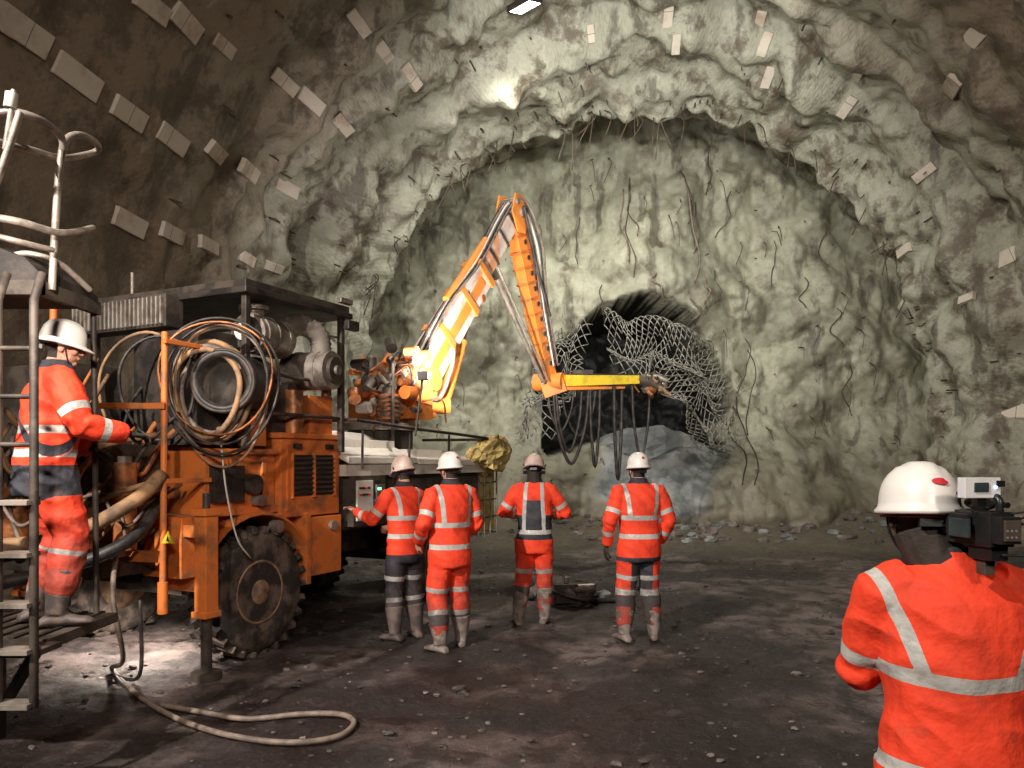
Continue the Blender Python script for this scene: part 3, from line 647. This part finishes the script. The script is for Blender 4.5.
# ------------------------------------------------------------------ people
def remesh(bb,vox,smooth,name):
    me=bpy.data.meshes.new(name); me.from_pydata(bb.v,[],bb.f)
    bm=bmesh.new(); bm.from_mesh(me); bmesh.ops.recalc_face_normals(bm,faces=bm.faces); bm.to_mesh(me); bm.free()
    o=bpy.data.objects.new(name,me); scene.collection.objects.link(o)
    r=o.modifiers.new('r','REMESH'); r.mode='VOXEL'; r.voxel_size=vox; r.use_smooth_shade=True
    s_=o.modifiers.new('s','SMOOTH'); s_.factor=.5; s_.iterations=smooth
    dg=bpy.context.evaluated_depsgraph_get(); me2=bpy.data.meshes.new_from_object(o.evaluated_get(dg))
    o.modifiers.clear(); o.data=me2; me2.polygons.foreach_set('use_smooth',[True]*len(me2.polygons))
    return o
def segd(P,a,b):
    a=np.array(a);b=np.array(b);ab=b-a;L=np.linalg.norm(ab)
    t=np.clip(((P-a)@ab)/(L*L),0,1); d=np.linalg.norm(P-(a+t[:,None]*ab),axis=1); return d,t*L,L
def handm(bb,w,d,pn,side,curl):
    d=Vector(d).normalized(); pn=Vector(pn); pn=(pn-d*pn.dot(d)).normalized(); u=d.cross(pn)*side
    w=Vector(w)
    R=[]
    for t,hw,ht in((-.03,.027,.022),(.0,.028,.021),(.035,.040,.018),(.07,.044,.016),(.095,.042,.014)):
        c=w+d*t; R.append([c+u*(hw*math.cos(a))+pn*(ht*math.sin(a)) for a in [2*math.pi*j/12 for j in range(12)]])
    bb.rings(R,'GRY')
    for i,(off,L) in enumerate(((.031,.074),(.011,.082),(-.010,.076),(-.030,.060))):
        p=w+d*.085+u*off; pts=[p]; ang=curl*.35
        for s_ in(.48,.30,.22):
            dirv=(d*math.cos(ang)+pn*math.sin(ang)+u*off*1.2).normalized(); p=p+dirv*L*s_; pts.append(p); ang+=curl*.75
        bb.tube(pts,[.0105,.0098,.009,.0075],'GRY',8); bb.ell(pts[-1],.0075,'GRY',8)
    p=w+d*.02+u*.028; pts=[p,p+d*.028+u*.022+pn*.010,p+d*.056+u*.030+pn*(.014+.02*curl),p+d*.078+u*.026+pn*(.016+.035*curl)]
    bb.tube(pts,[.016,.0125,.011,.0085],'GRY',8); bb.ell(pts[-1],.0085,'GRY',8)
def person(name,loc,yaw,cfg):
    g=cfg.get; sc=g('scale',1.0); E=empty(name,loc,math.radians(yaw),sc)
    tx,ty=g('lean',(0,0)); T=Vector((tx,ty,1.50))
    bulk=g('bulk',1.0)
    def ctr(z):
        k=(z-.97)/(1.50-.97); k=max(0,k); return Vector((tx*k,ty*k,z))
    prof=[(.77,.180,.135),(.80,.190,.142),(.87,.190,.144),(.97,.180,.136),(1.10,.174,.128),(1.22,.184,.134),(1.34,.200,.140),(1.42,.198,.130),(1.475,.160,.105),(1.515,.104,.088),(1.555,.078,.074),(1.585,.074,.071)]
    prof=[(z,a*bulk,c*bulk) for z,a,c in prof]
    b=B(); n=24
    b.rings([[ctr(z)+Vector((rx*math.cos(t),ry*math.sin(t),0)) for t in [2*math.pi*j/n for j in range(n)]] for z,rx,ry in prof],'CLO')
    b.ell((0,0,.86),(.155*bulk,.125*bulk,.13),'CLO')
    segs={}
    for s_,key in((-1,'L'),(1,'R')):
        sh=T+Vector((s_*.172*bulk,0,-.060)); el=Vector(g(key+'E',(s_*.27,.0,1.17))); wr=Vector(g(key+'W',(s_*.28,.08,.92)))
        el=sh+(el-sh).normalized()*.295; wr=el+(wr-el).normalized()*.26
        q=bulk
        pts=[sh+Vector((-s_*.07,0,.025)),sh,sh.lerp(el,.35),sh.lerp(el,.75),el,el.lerp(wr,.3),el.lerp(wr,.7),wr]
        b.tube(pts,[.070*q,.076*q,.074*q,.067*q,.062*q,.061*q,.053*q,.046*q],'CLO',14); b.ell(el,.060*q,'CLO',12)
        segs['A'+key]=(sh,el,wr)
        hp=Vector((s_*.092,0,.92)); kn=Vector(g(key+'K',(s_*.115,.03,.50))); an=Vector(g(key+'A',(s_*.13,-.02,.10)))
        lp=[hp,hp.lerp(kn,.4),hp.lerp(kn,.85),kn,kn.lerp(an,.3),kn.lerp(an,.65),an+(kn-an)*.12]
        b.tube(lp,[.108*q,.102*q,.086*q,.084*q,.083*q,.076*q,.060],'CLO',14)
        segs['G'+key]=(hp,kn,an)
    vox=g('vox',.0095)
    o=remesh(b,vox,g('sm',6),'clothed_body'); me=o.data; nv=len(me.vertices)
    P=np.zeros(nv*3); me.vertices.foreach_get('co',P); P=P.reshape(-1,3)
    Nn=np.zeros(nv*3); me.vertices.foreach_get('normal',Nn); Nn=Nn.reshape(-1,3)
    sd=g('seed',1)*3.1; joints=np.array([list(segs[k][1]) for k in segs]+[[0,0,.98]])
    W=np.zeros(nv)
    near=np.min(np.linalg.norm(P[:,None,:]-joints[None],axis=2),axis=1)
    for i in range(nv):
        x,y,z=P[i]
        w=1-abs(nn(x*5+sd,y*5,z*9+x*6))*2.6
        W[i]=.008*w+.012*nn(x*4,y*4+sd,z*6)+(.010*math.sin(z*60+14*nn(x*6,y*6,sd)) if near[i]<.12 else 0)*(1-near[i]/.12)
    W*=np.clip((1.56-P[:,2])*12,.0,1)
    P2=P+Nn*W[:,None]; me.vertices.foreach_set('co',P2.ravel()); me.update()
    zz=np.array([p[0] for p in prof]); rx=np.interp(P[:,2],zz,[p[1] for p in prof]); ry=np.interp(P[:,2],zz,[p[2] for p in prof])
    kk=np.maximum(0,(P[:,2]-.97)/.53); lx=P[:,0]-tx*kk; ly=P[:,1]-ty*kk
    dT=np.sqrt((lx/rx)**2+(ly/ry)**2); dT[P[:,2]<.775]=9
    refl=np.full(nv,-9.); dark=np.full(nv,-9.)
    best=dT.copy(); part=np.zeros(nv,int); al=P[:,2].copy()
    for idx,key in enumerate(('AL','AR','GL','GR')):
        a,c,e=segs[key]; r1,r2=(.072,.056) if key[0]=='A' else (.10,.08)
        d1,t1,L1=segd(P,a,c); d2,t2,L2=segd(P,c,e); q1=d1/(r1*bulk); q2=d2/(r2*bulk); q=np.minimum(q1,q2); tt=np.where(q1<q2,t1,L1+t2)
        if key[0]=='G': q=np.where(P[:,2]<.775,q*.1,9)
        m=q<best; best[m]=q[m]; part[m]=1 if key[0]=='A' else 2; al[m]=tt[m]
    hb=g('bw',.023)
    m=part==0
    for z in g('tb',(1.05,1.22)): refl[m]=np.maximum(refl[m],hb-np.abs(P[m,2]-z+g('sag',0)*np.abs(lx[m])))
    if g('brace',True):
        top=max(g('tb',(1.05,1.22))); br=np.minimum(hb*.85-np.abs(np.abs(lx)-(.105+g('bsl',.12)*(P[:,2]-top))*bulk),np.minimum(P[:,2]-top,1.53-P[:,2])); mm=(part==0)|((part==1)&(np.abs(lx)<.24*bulk)); refl[mm]=np.maximum(refl[mm],br[mm])
    for (a,key) in((1,'ab'),(2,'lb')):
        m=part==a
        for t in g(key,(.20,.42) if a==1 else (.48,.62)): refl[m]=np.maximum(refl[m],hb-np.abs(al[m]-t))
    m=part==0
    for z0,z1 in g('dt',()): dark[m]=np.maximum(dark[m],np.minimum(P[m,2]-z0,z1-P[m,2]))
    dark[m]=np.maximum(dark[m],P[m,2]-g('collar',1.53))
    if g('strap'):
        s=.022-np.abs(lx*.70+(P[:,2]-1.24)*.71*g('strap')); dark[m]=np.maximum(dark[m],s[m]); refl[m]=np.where(s[m]>0,-1,refl[m])
    if g('harness'):
        s=np.minimum(.10-np.abs(lx),np.minimum(P[:,2]-1.16,1.34-P[:,2])); dark[m]=np.maximum(dark[m],s[m])
    for (a,key) in((1,'da'),(2,'dl')):
        m=part==a
        for z0,z1 in g(key,()): dark[m]=np.maximum(dark[m],np.minimum(al[m]-z0,z1-al[m]))
    if g('inner'):
        m=part==2; s=g('inner')-np.abs(P[:,0]); s=np.minimum(s,.9-P[:,2]); dark[m]=np.maximum(dark[m],s[m])
    for nm,ar in(('refl',refl),('dark',dark)):
        at=me.attributes.new(nm,'FLOAT','POINT'); at.data.foreach_set('value',np.clip(ar*100,-5,5).astype(np.float32))
    me.materials.clear(); me.materials.append(M['CLO']); o.parent=E
    hc=T+Vector((g('head',(0,.02))[0],g('head',(0,.02))[1],.165-g('hdrop',0))); HR=Matrix.Rotation(math.radians(g('hyaw',0)),3,'Z')@Matrix.Rotation(math.radians(g('hpitch',0)),3,'X')
    H=lambda x,y,z: hc+HR@Vector((x,y,z))
    b=B()
    b.ell(H(0,-.008,.028),(.077,.097,.095),'SKN',20,HR); b.ell(H(0,.024,-.038),(.060,.068,.068),'SKN',18,HR); b.ell(H(0,.066,-.088),(.024,.022,.020),'SKN',10,HR)
    b.tube([H(0,.088,.028),H(0,.104,.0),H(0,.116,-.022)],[.008,.011,.015],'SKN',8); b.ell(H(0,.106,-.026),(.018,.012,.010),'SKN',8,HR)
    for s_ in(-1,1):
        b.ell(H(s_*.079,-.005,-.008),(.010,.020,.032),'SKN',12,HR); b.ell(H(s_*.040,.062,-.022),(.026,.024,.024),'SKN',10,HR)
        b.tube([H(s_*.012,.092,.028),H(s_*.045,.080,.028)],.009,'SKN',8)
    b.ell(H(0,.090,-.056),(.024,.009,.012),'SKN',10,HR)
    nb=T+Vector((0,0,-.02)); nk=g('neck',1.0); b.tube([nb,nb.lerp(H(0,-.02,-.06),.6),H(0,-.015,-.03)],[.070*nk,.062*nk,.060*nk],'SKN',14)
    for s_,key in((-1,'L'),(1,'R')):
        a,c,e=segs['A'+key]; d=(e-c).normalized(); hd=Vector(g(key+'D',tuple(d))); handm(b,e+d*.025,hd,Vector(g(key+'N',(-s_,.0,0))) ,g(key+'S',1 if s_<0 else -1)*1,g(key+'C',.7))
    o=remesh(b,g('hvox',.0042),2,'head_and_hands'); me=o.data; nv=len(me.vertices); P=np.zeros(nv*3); me.vertices.foreach_get('co',P); P=P.reshape(-1,3)
    Q=(P-np.array(hc))@np.array(HR)
    dark=np.minimum(np.maximum(-Q[:,1]-.02,Q[:,2]-.075),Q[:,2]+.075)
    if g('hood'): dark=np.where(Q[:,1]<.03,5,dark)
    if g('gloves'): dark=np.where(np.linalg.norm(Q,axis=1)>.35,5,dark)
    else: dark=np.where(np.linalg.norm(Q,axis=1)>.35,-5,dark)
    for nm,ar in(('refl',np.full(nv,-5.)),('dark',dark*10)):
        at=me.attributes.new(nm,'FLOAT','POINT'); at.data.foreach_set('value',ar.astype(np.float32))
    me.materials.clear(); me.materials.append(M['SKN']); o.parent=E
    b=B()
    for s_ in(-1,1): b.ell(H(s_*.031,.0815,.010),.0125,'EYE',12); b.ell(H(s_*.031,.0915,.010),.0055,'IRI',8)
    b.ell(H(0,.0965,-.056),(.022,.005,.0045),'LIP',10,HR)
    for s_ in(-1,1): b.tube([H(s_*.014,.098,.031),H(s_*.032,.096,.035),H(s_*.048,.086,.030)],.0035,'IRI',6)
    b.obj('eyes_and_mouth',E)
    b=B(); hm=g('helm','HEL'); n=40; R=[]; base=g('hbase',.026); tilt=Matrix.Rotation(math.radians(g('tilt',-4)),3,'X'); hs=g('hs',1.0)
    def hp(a,cx,z,ext):
        x=.107*hs*math.cos(a)*cx; y=.130*hs*math.sin(a)*cx
        l=math.hypot(x,y) or 1; x+=x/l*ext; y+=y/l*ext+(.045*max(0,math.sin(a))**3 if ext>.01 else 0)
        zz=z-(.012*max(0,math.sin(a))**2 if ext>.01 else 0)
        v=tilt@Vector((x,y-.008,zz)); return H(v.x,v.y,v.z+base)
    angs=[2*math.pi*j/n for j in range(n)]
    R.append([hp(a,.93,-.020,0) for a in angs]); R.append([hp(a,1,-.016,.0115) for a in angs]); R.append([hp(a,1,-.006,.0120) for a in angs]); R.append([hp(a,1,.004,.003) for a in angs])
    def dome(a,ph,ext=0):
        z=.132*math.sin(ph)**.88+.006; x=math.cos(a)*math.cos(ph)
        if abs(x)<.24 and ph>.4: z+=.007
        elif .38<abs(x)<.50 and ph>.5: z+=.003
        return hp(a,math.cos(ph)**.78,z,ext)
    for i in range(0,11):
        ph=math.radians(i*8.6+3); R.append([dome(a,ph) for a in angs])
    b.rings(R,hm); b.tube([hp(a,.92,-.022,0) for a in angs],.007,'PLB',6,closed=True)
    if g('mark'):
        a0,ph0,ra,rp=g('mark'); P=[]; NR=24
        def dm(a,ph):
            z=.132*math.sin(ph)**.88+.006+(.007 if abs(math.cos(a)*math.cos(ph))<.28 else .003); return hp(a,math.cos(ph)**.78,z,.003)
        P.append(dm(a0,ph0))
        for k in (.33,.66,1):
            for j in range(NR):
                t=2*math.pi*j/NR; P.append(dm(a0+math.cos(t)*k*ra,ph0+math.sin(t)*k*rp))
        fs=[(0,1+j,1+(j+1)%NR) for j in range(NR)]
        for r_ in (0,1): fs+=[(1+r_*NR+j,1+(r_+1)*NR+j,1+(r_+1)*NR+(j+1)%NR,1+r_*NR+(j+1)%NR) for j in range(NR)]
        b.add(P,fs,'RED',True)
    q=H(0,-.115,-.020); b.box(q,(.07,.02,.025),'PLB',HR)
    b.tube([H(-.088,.01,.02),H(-.075,.03,-.05),H(-.03,.05,-.112),H(.03,.05,-.112),H(.075,.03,-.05),H(.088,.01,.02)],.0045,'PLB',6,5)
    if g('muffs'):
        for s_ in(-1,1):
            b.cyl(H(s_*.085,-.005,-.015),H(s_*.118,-.005,-.015),.037,'PLB',18); b.tube([H(s_*.105,-.005,.02),H(s_*.125,-.005,.06)],.006,'PLB',6)
    b.obj('hard_hat',E)
    b=B(); bz=g('bootm','BOT')
    for s_,key in((-1,'L'),(1,'R')):
        hpn,kn,an=segs['G'+key]; fd=Vector((g(key+'F',s_*.25),1,0)).normalized(); dn=(kn-an).normalized()
        top=an+dn*g('boot',.24)
        b.tube([an+Vector((0,0,-.03)),an+dn*.04,an.lerp(top,.55),top],[.060,.066,.082,.094],bz,16)
        lat=Vector((fd.y,-fd.x,0)); gz=an.z-.10
        R=[]
        for t,hw,ht in((-.095,.020,.03),(-.085,.038,.05),(-.05,.045,.07),(0,.048,.085),(.06,.047,.075),(.11,.051,.055),(.16,.049,.045),(.19,.036,.035),(.205,.018,.022)):
            c=an+fd*t; c.z=gz
            ring=[]
            for j in range(16):
                a=2*math.pi*j/16; z=math.sin(a); ring.append(c+lat*(hw*math.cos(a))+Vector((0,0,max(.0,ht*.5+ht*.55*z if z>0 else ht*.5+ht*.5*z))))
            R.append(ring)
        b.rings(R,bz)
    o=remesh(b,.008,4,'rubber_boots'); o.data.materials.clear(); o.data.materials.append(M[bz]); o.parent=E
    return E,H,segs
OR=lambda **k:k
MK=(-math.pi/2,.5,.16,.10)
person('construction_worker',(-2.80,4.62,.79),-52,OR(scale=1.0,seed=1,bulk=1.20,lean=(-.03,.06),head=(.02,.035),hyaw=-12,hpitch=-8,strap=1,tb=(1.02,1.16),brace=False,
  RE=(.28,.14,1.20),RW=(.20,.42,1.14),RN=(0,0,-1),RS=1,LE=(-.30,.06,1.20),LW=(-.16,.30,1.04),LN=(0,0,-1),LS=-1,dt=((.70,.95),),dl=((.0,.16),),lb=(.50,.78),LK=(-.12,.10,.5),LA=(-.14,-.04,.10),RK=(.12,.12,.52),RA=(.13,.04,.10),gloves=True,mark=None,vox=.0075,bootm='BOD',ab=(.20,.42)))
person('construction_worker',(-1.06,7.62,fz(-1.06,7.62)),42,OR(scale=.985,seed=2,lean=(0,.02),hyaw=5,hpitch=-10,muffs=True,helm='HEB',LE=(-.30,.12,1.22),LW=(-.34,.38,1.28),LN=(0,0,-1),LS=-1,RE=(.26,.10,1.20),RW=(.10,.32,1.10),RN=(-1,0,0),
  tb=(1.04,1.22),dl=((.0,.9),),lb=(.30,.52),bootm='BOD',dt=((.70,.86),),brace=True))
person('construction_worker',(-.58,7.2,fz(-.58,7.2)),32,OR(scale=1.005,seed=3,bulk=1.10,lean=(.02,.02),hyaw=8,mark=MK,tb=(.96,1.16),lb=(.36,.58),LE=(-.28,-.03,1.18),LW=(-.24,.16,1.0),RE=(.27,-.02,1.18),RW=(.22,.17,1.02),LK=(-.12,.03,.5),LA=(-.14,-.08,.10),RA=(.15,.05,.10),LF=-.3,RF=.5,bootm='BOT',boot=.2,dl=((.60,.70),)))
person('construction_worker',(.24,8.3,fz(.24,8.3)),-4,OR(scale=1.0,seed=4,bulk=1.04,helm='HEB',muffs=True,lean=(0,.03),hyaw=-3,hpitch=-14,hood=True,neck=1.25,LE=(-.34,.06,1.20),LW=(-.20,.28,1.16),LN=(0,0,-1),LS=-1,RE=(.34,.06,1.20),RW=(.18,.28,1.16),RN=(0,0,-1),RS=1,
  dt=((.92,1.18),),harness=True,tb=(1.0,),brace=True,bsl=-.05,dl=((.52,.62),),lb=(.34,),bootm='BOT',LK=(-.12,.02,.5),LA=(-.17,-.05,.10),RA=(.11,.04,.10),gloves=True,boot=.30))
person('construction_worker',(1.24,7.5,fz(1.24,7.5)),8,OR(scale=.995,seed=5,bulk=1.12,lean=(.0,.02),hyaw=6,mark=MK,tb=(1.02,1.20),LE=(-.30,-.03,1.18),LW=(-.31,.06,.95),RE=(.29,-.02,1.18),RW=(.24,.10,.97),dl=((.46,.60),),inner=.11,lb=(.30,.44),bootm='BOT',LK=(-.13,.03,.5),LA=(-.16,-.04,.10),RA=(.15,.0,.10),gloves=True,boot=.2,dt=((.70,.82),)))
E5,H5,seg5=person('camera_operator',(1.275,2.22,fz(1.275,2.22)),-6,OR(scale=.965,seed=6,bulk=1.12,vox=.006,hvox=.0035,sm=7,lean=(.0,.03),head=(-.070,.05),hdrop=.0,hs=1.05,hyaw=-4,hpitch=-6,tilt=2,hood=True,neck=1.4,mark=(-math.pi/2+.20,.48,.24,.085),tb=(1.20,.93),sag=-.08,bw=.022,bsl=.32,
  LE=(-.215,.14,1.20),LW=(.02,.42,1.34),LN=(1,.2,.3),RE=(.27,.16,1.24),RW=(.07,.40,1.46),RN=(-1,0,.2),LD=(.4,.8,.3),collar=1.57,ab=(.22,.40),boot=.24,bootm='BOD',gloves=False))
# ------------------------------------------------------------------ video camera held by the operator
b=B(); K=.84
c=Vector((1.285,2.12,1.585)); R=Matrix.Rotation(math.radians(8),3,'Z')
def q_(x,y,z): return c+R@(Vector((x,y,z))*K)
def cb(x,y,z,sx,sy,sz,m): b.box(q_(x,y,z),(sx*K,sy*K,sz*K),m,R)
cb(0,0,0,.085,.20,.11,'PLB'); cb(.0,-.115,.0,.070,.045,.085,'PLB'); cb(-.0,-.14,.0,.055,.01,.065,'DKM')
b.cyl(q_(0,.1,.01),q_(0,.22,.01),.036,'PLB',24); b.cyl(q_(0,.22,.01),q_(0,.26,.01),.044,'PLB',24); b.cyl(q_(0,.26,.01),q_(0,.262,.01),.034,'SCR',24)
b.tube([q_(*p) for p in((0,-.09,.055),(0,-.08,.10),(0,.0,.115),(0,.09,.105),(0,.1,.055))],.010,'PLB',8,5)
cb(-.048,-.06,.132,.125,.035,.065,'PLW'); cb(-.055,-.080,.134,.05,.004,.030,'SCR'); cb(-.005,-.080,.134,.008,.004,.008,'LED'); cb(-.04,-.05,.085,.03,.03,.03,'PLB'); cb(.012,-.08,.145,.03,.004,.02,'PLB')
b.ell(q_(.055,.06,.075),(.020,.060,.020),'FUR',16,R); b.cyl(q_(.055,-.06,.075),q_(.055,.06,.075),.008,'PLB',12)
cb(-.06,.02,.01,.012,.10,.07,'PLB'); cb(-.07,.0,.0,.01,.09,.06,'SCR'); cb(.05,.0,-.01,.02,.12,.07,'PLB'); cb(0,-.04,-.075,.06,.1,.05,'PLB'); cb(0,-.03,-.12,.035,.04,.06,'DKM')
for i in range(6): b.cyl(q_(-.02+.015*(i%3),-.14,-.02+.02*(i//3)),q_(-.02+.015*(i%3),-.147,-.02+.02*(i//3)),.003,'GRY',8)
b.tube([q_(*p) for p in((.03,-.1,.03),(.07,-.16,.0),(.06,-.14,-.07),(.0,-.1,-.08))],.004,'PLB',6,6)
b.tube([q_(*p) for p in((.03,-.1,.05),(.09,-.13,.06),(.11,-.05,.03),(.05,.02,-.02))],.003,'PLB',6,6)
b.obj('video_camera',None,None,.003)
# ------------------------------------------------------------------ lamps
def aim(o,t): o.rotation_euler=(Vector(t)-o.location).to_track_quat('-Z','Y').to_euler()
def spot(name,loc,tgt,W,ang=100,col=(1,.95,.85),r=.15,bl=.5):
    l=bpy.data.lights.new(name,'SPOT'); l.energy=W; l.spot_size=math.radians(ang); l.spot_blend=bl; l.color=col; l.shadow_soft_size=r
    o=bpy.data.objects.new(name,l); scene.collection.objects.link(o); o.location=loc; aim(o,tgt); return o
def flood(name,loc,tgt):
    b=B(); d=(Vector(tgt)-Vector(loc)).normalized(); q=d.to_track_quat('-Z','Y').to_matrix(); c=Vector(loc)-d*.12
    b.box(c,(.55,.38,.10),'BLK',q); b.box(c+d*.052,(.48,.31,.006),'LMP',q)
    b.box(c-d*.1,(.4,.05,.12),'DKM',q); b.cyl(c-d*.1,c-d*.1+Vector((0,0,.5)),.02,'DKM',8); b.obj(name,None,None,.01)
flood('floodlight',(.25,14.1,9.98),(1.6,15.5,3))
spot('ceiling_lamp',(.25,14.1,9.8),(2.0,16.4,2),1500,136,(1,.98,.87),.25,.7)
spot('left_wall_lamp',(-4.8,-1.2,6.9),(2.2,10.5,1.6),6000,82,(1,.92,.83),.12,.8)
spot('crown_fill',(-.2,8.5,7.4),(2.7,16.0,9.6),1500,80,(1,.99,.90),.2,.9)  # added fill without a fixture, brightens the ceiling band
spot('crown_lamp_right',(4.6,9.5,7.2),(3.2,16.5,9.3),500,76,(1,.99,.90),.25,.9)
spot('right_fill',(3.8,4.0,6.9),(3.0,19.5,5.0),2900,58,(1,.98,.86),.25,.9)  # added uplight fill standing clear of the wall, lifts crown and face
spot('rear_lamp',(1.5,-5,5.5),(-.5,8,4.0),1300,105,(1,.86,.72),.4,.8)
spot('work_lamp_beam',TP(2.35,-.40,2.8),S(440,330,11.0),900,80,(1,.92,.87),.04,.6)
spot('deck_fill',TP(1.9,-.25,3.1),TP(2.4,.4,1.7),70,110,(1,.92,.82),.05,.7)  # added fill so the deck under the roof's shade reads pale
spot('under_truck_lamp',TP(-.45,1.0,.66),TP(-.5,1.1,0),150,150,(1,.9,.78),.05,.7)
spot('platform_lamp',(-2.0,2.9,3.0),(-2.9,5.4,1.6),240,84,(1,.88,.76),.05,.7)
w=bpy.data.worlds.new('World'); scene.world=w; w.use_nodes=True; w.node_tree.nodes['Background'].inputs[0].default_value=(.9,.8,.7,1); w.node_tree.nodes['Background'].inputs[1].default_value=.01
cam=bpy.data.cameras.new('Camera'); cam.lens=36*F/1024; cam.sensor_width=36; cam.shift_y=76/1024; cam.clip_start=.05
co=bpy.data.objects.new('Camera',cam); scene.collection.objects.link(co); co.location=(0,0,CH); co.rotation_euler=(math.pi/2,0,0); scene.camera=co
scene.view_settings.view_transform='Standard'; scene.view_settings.look='None'
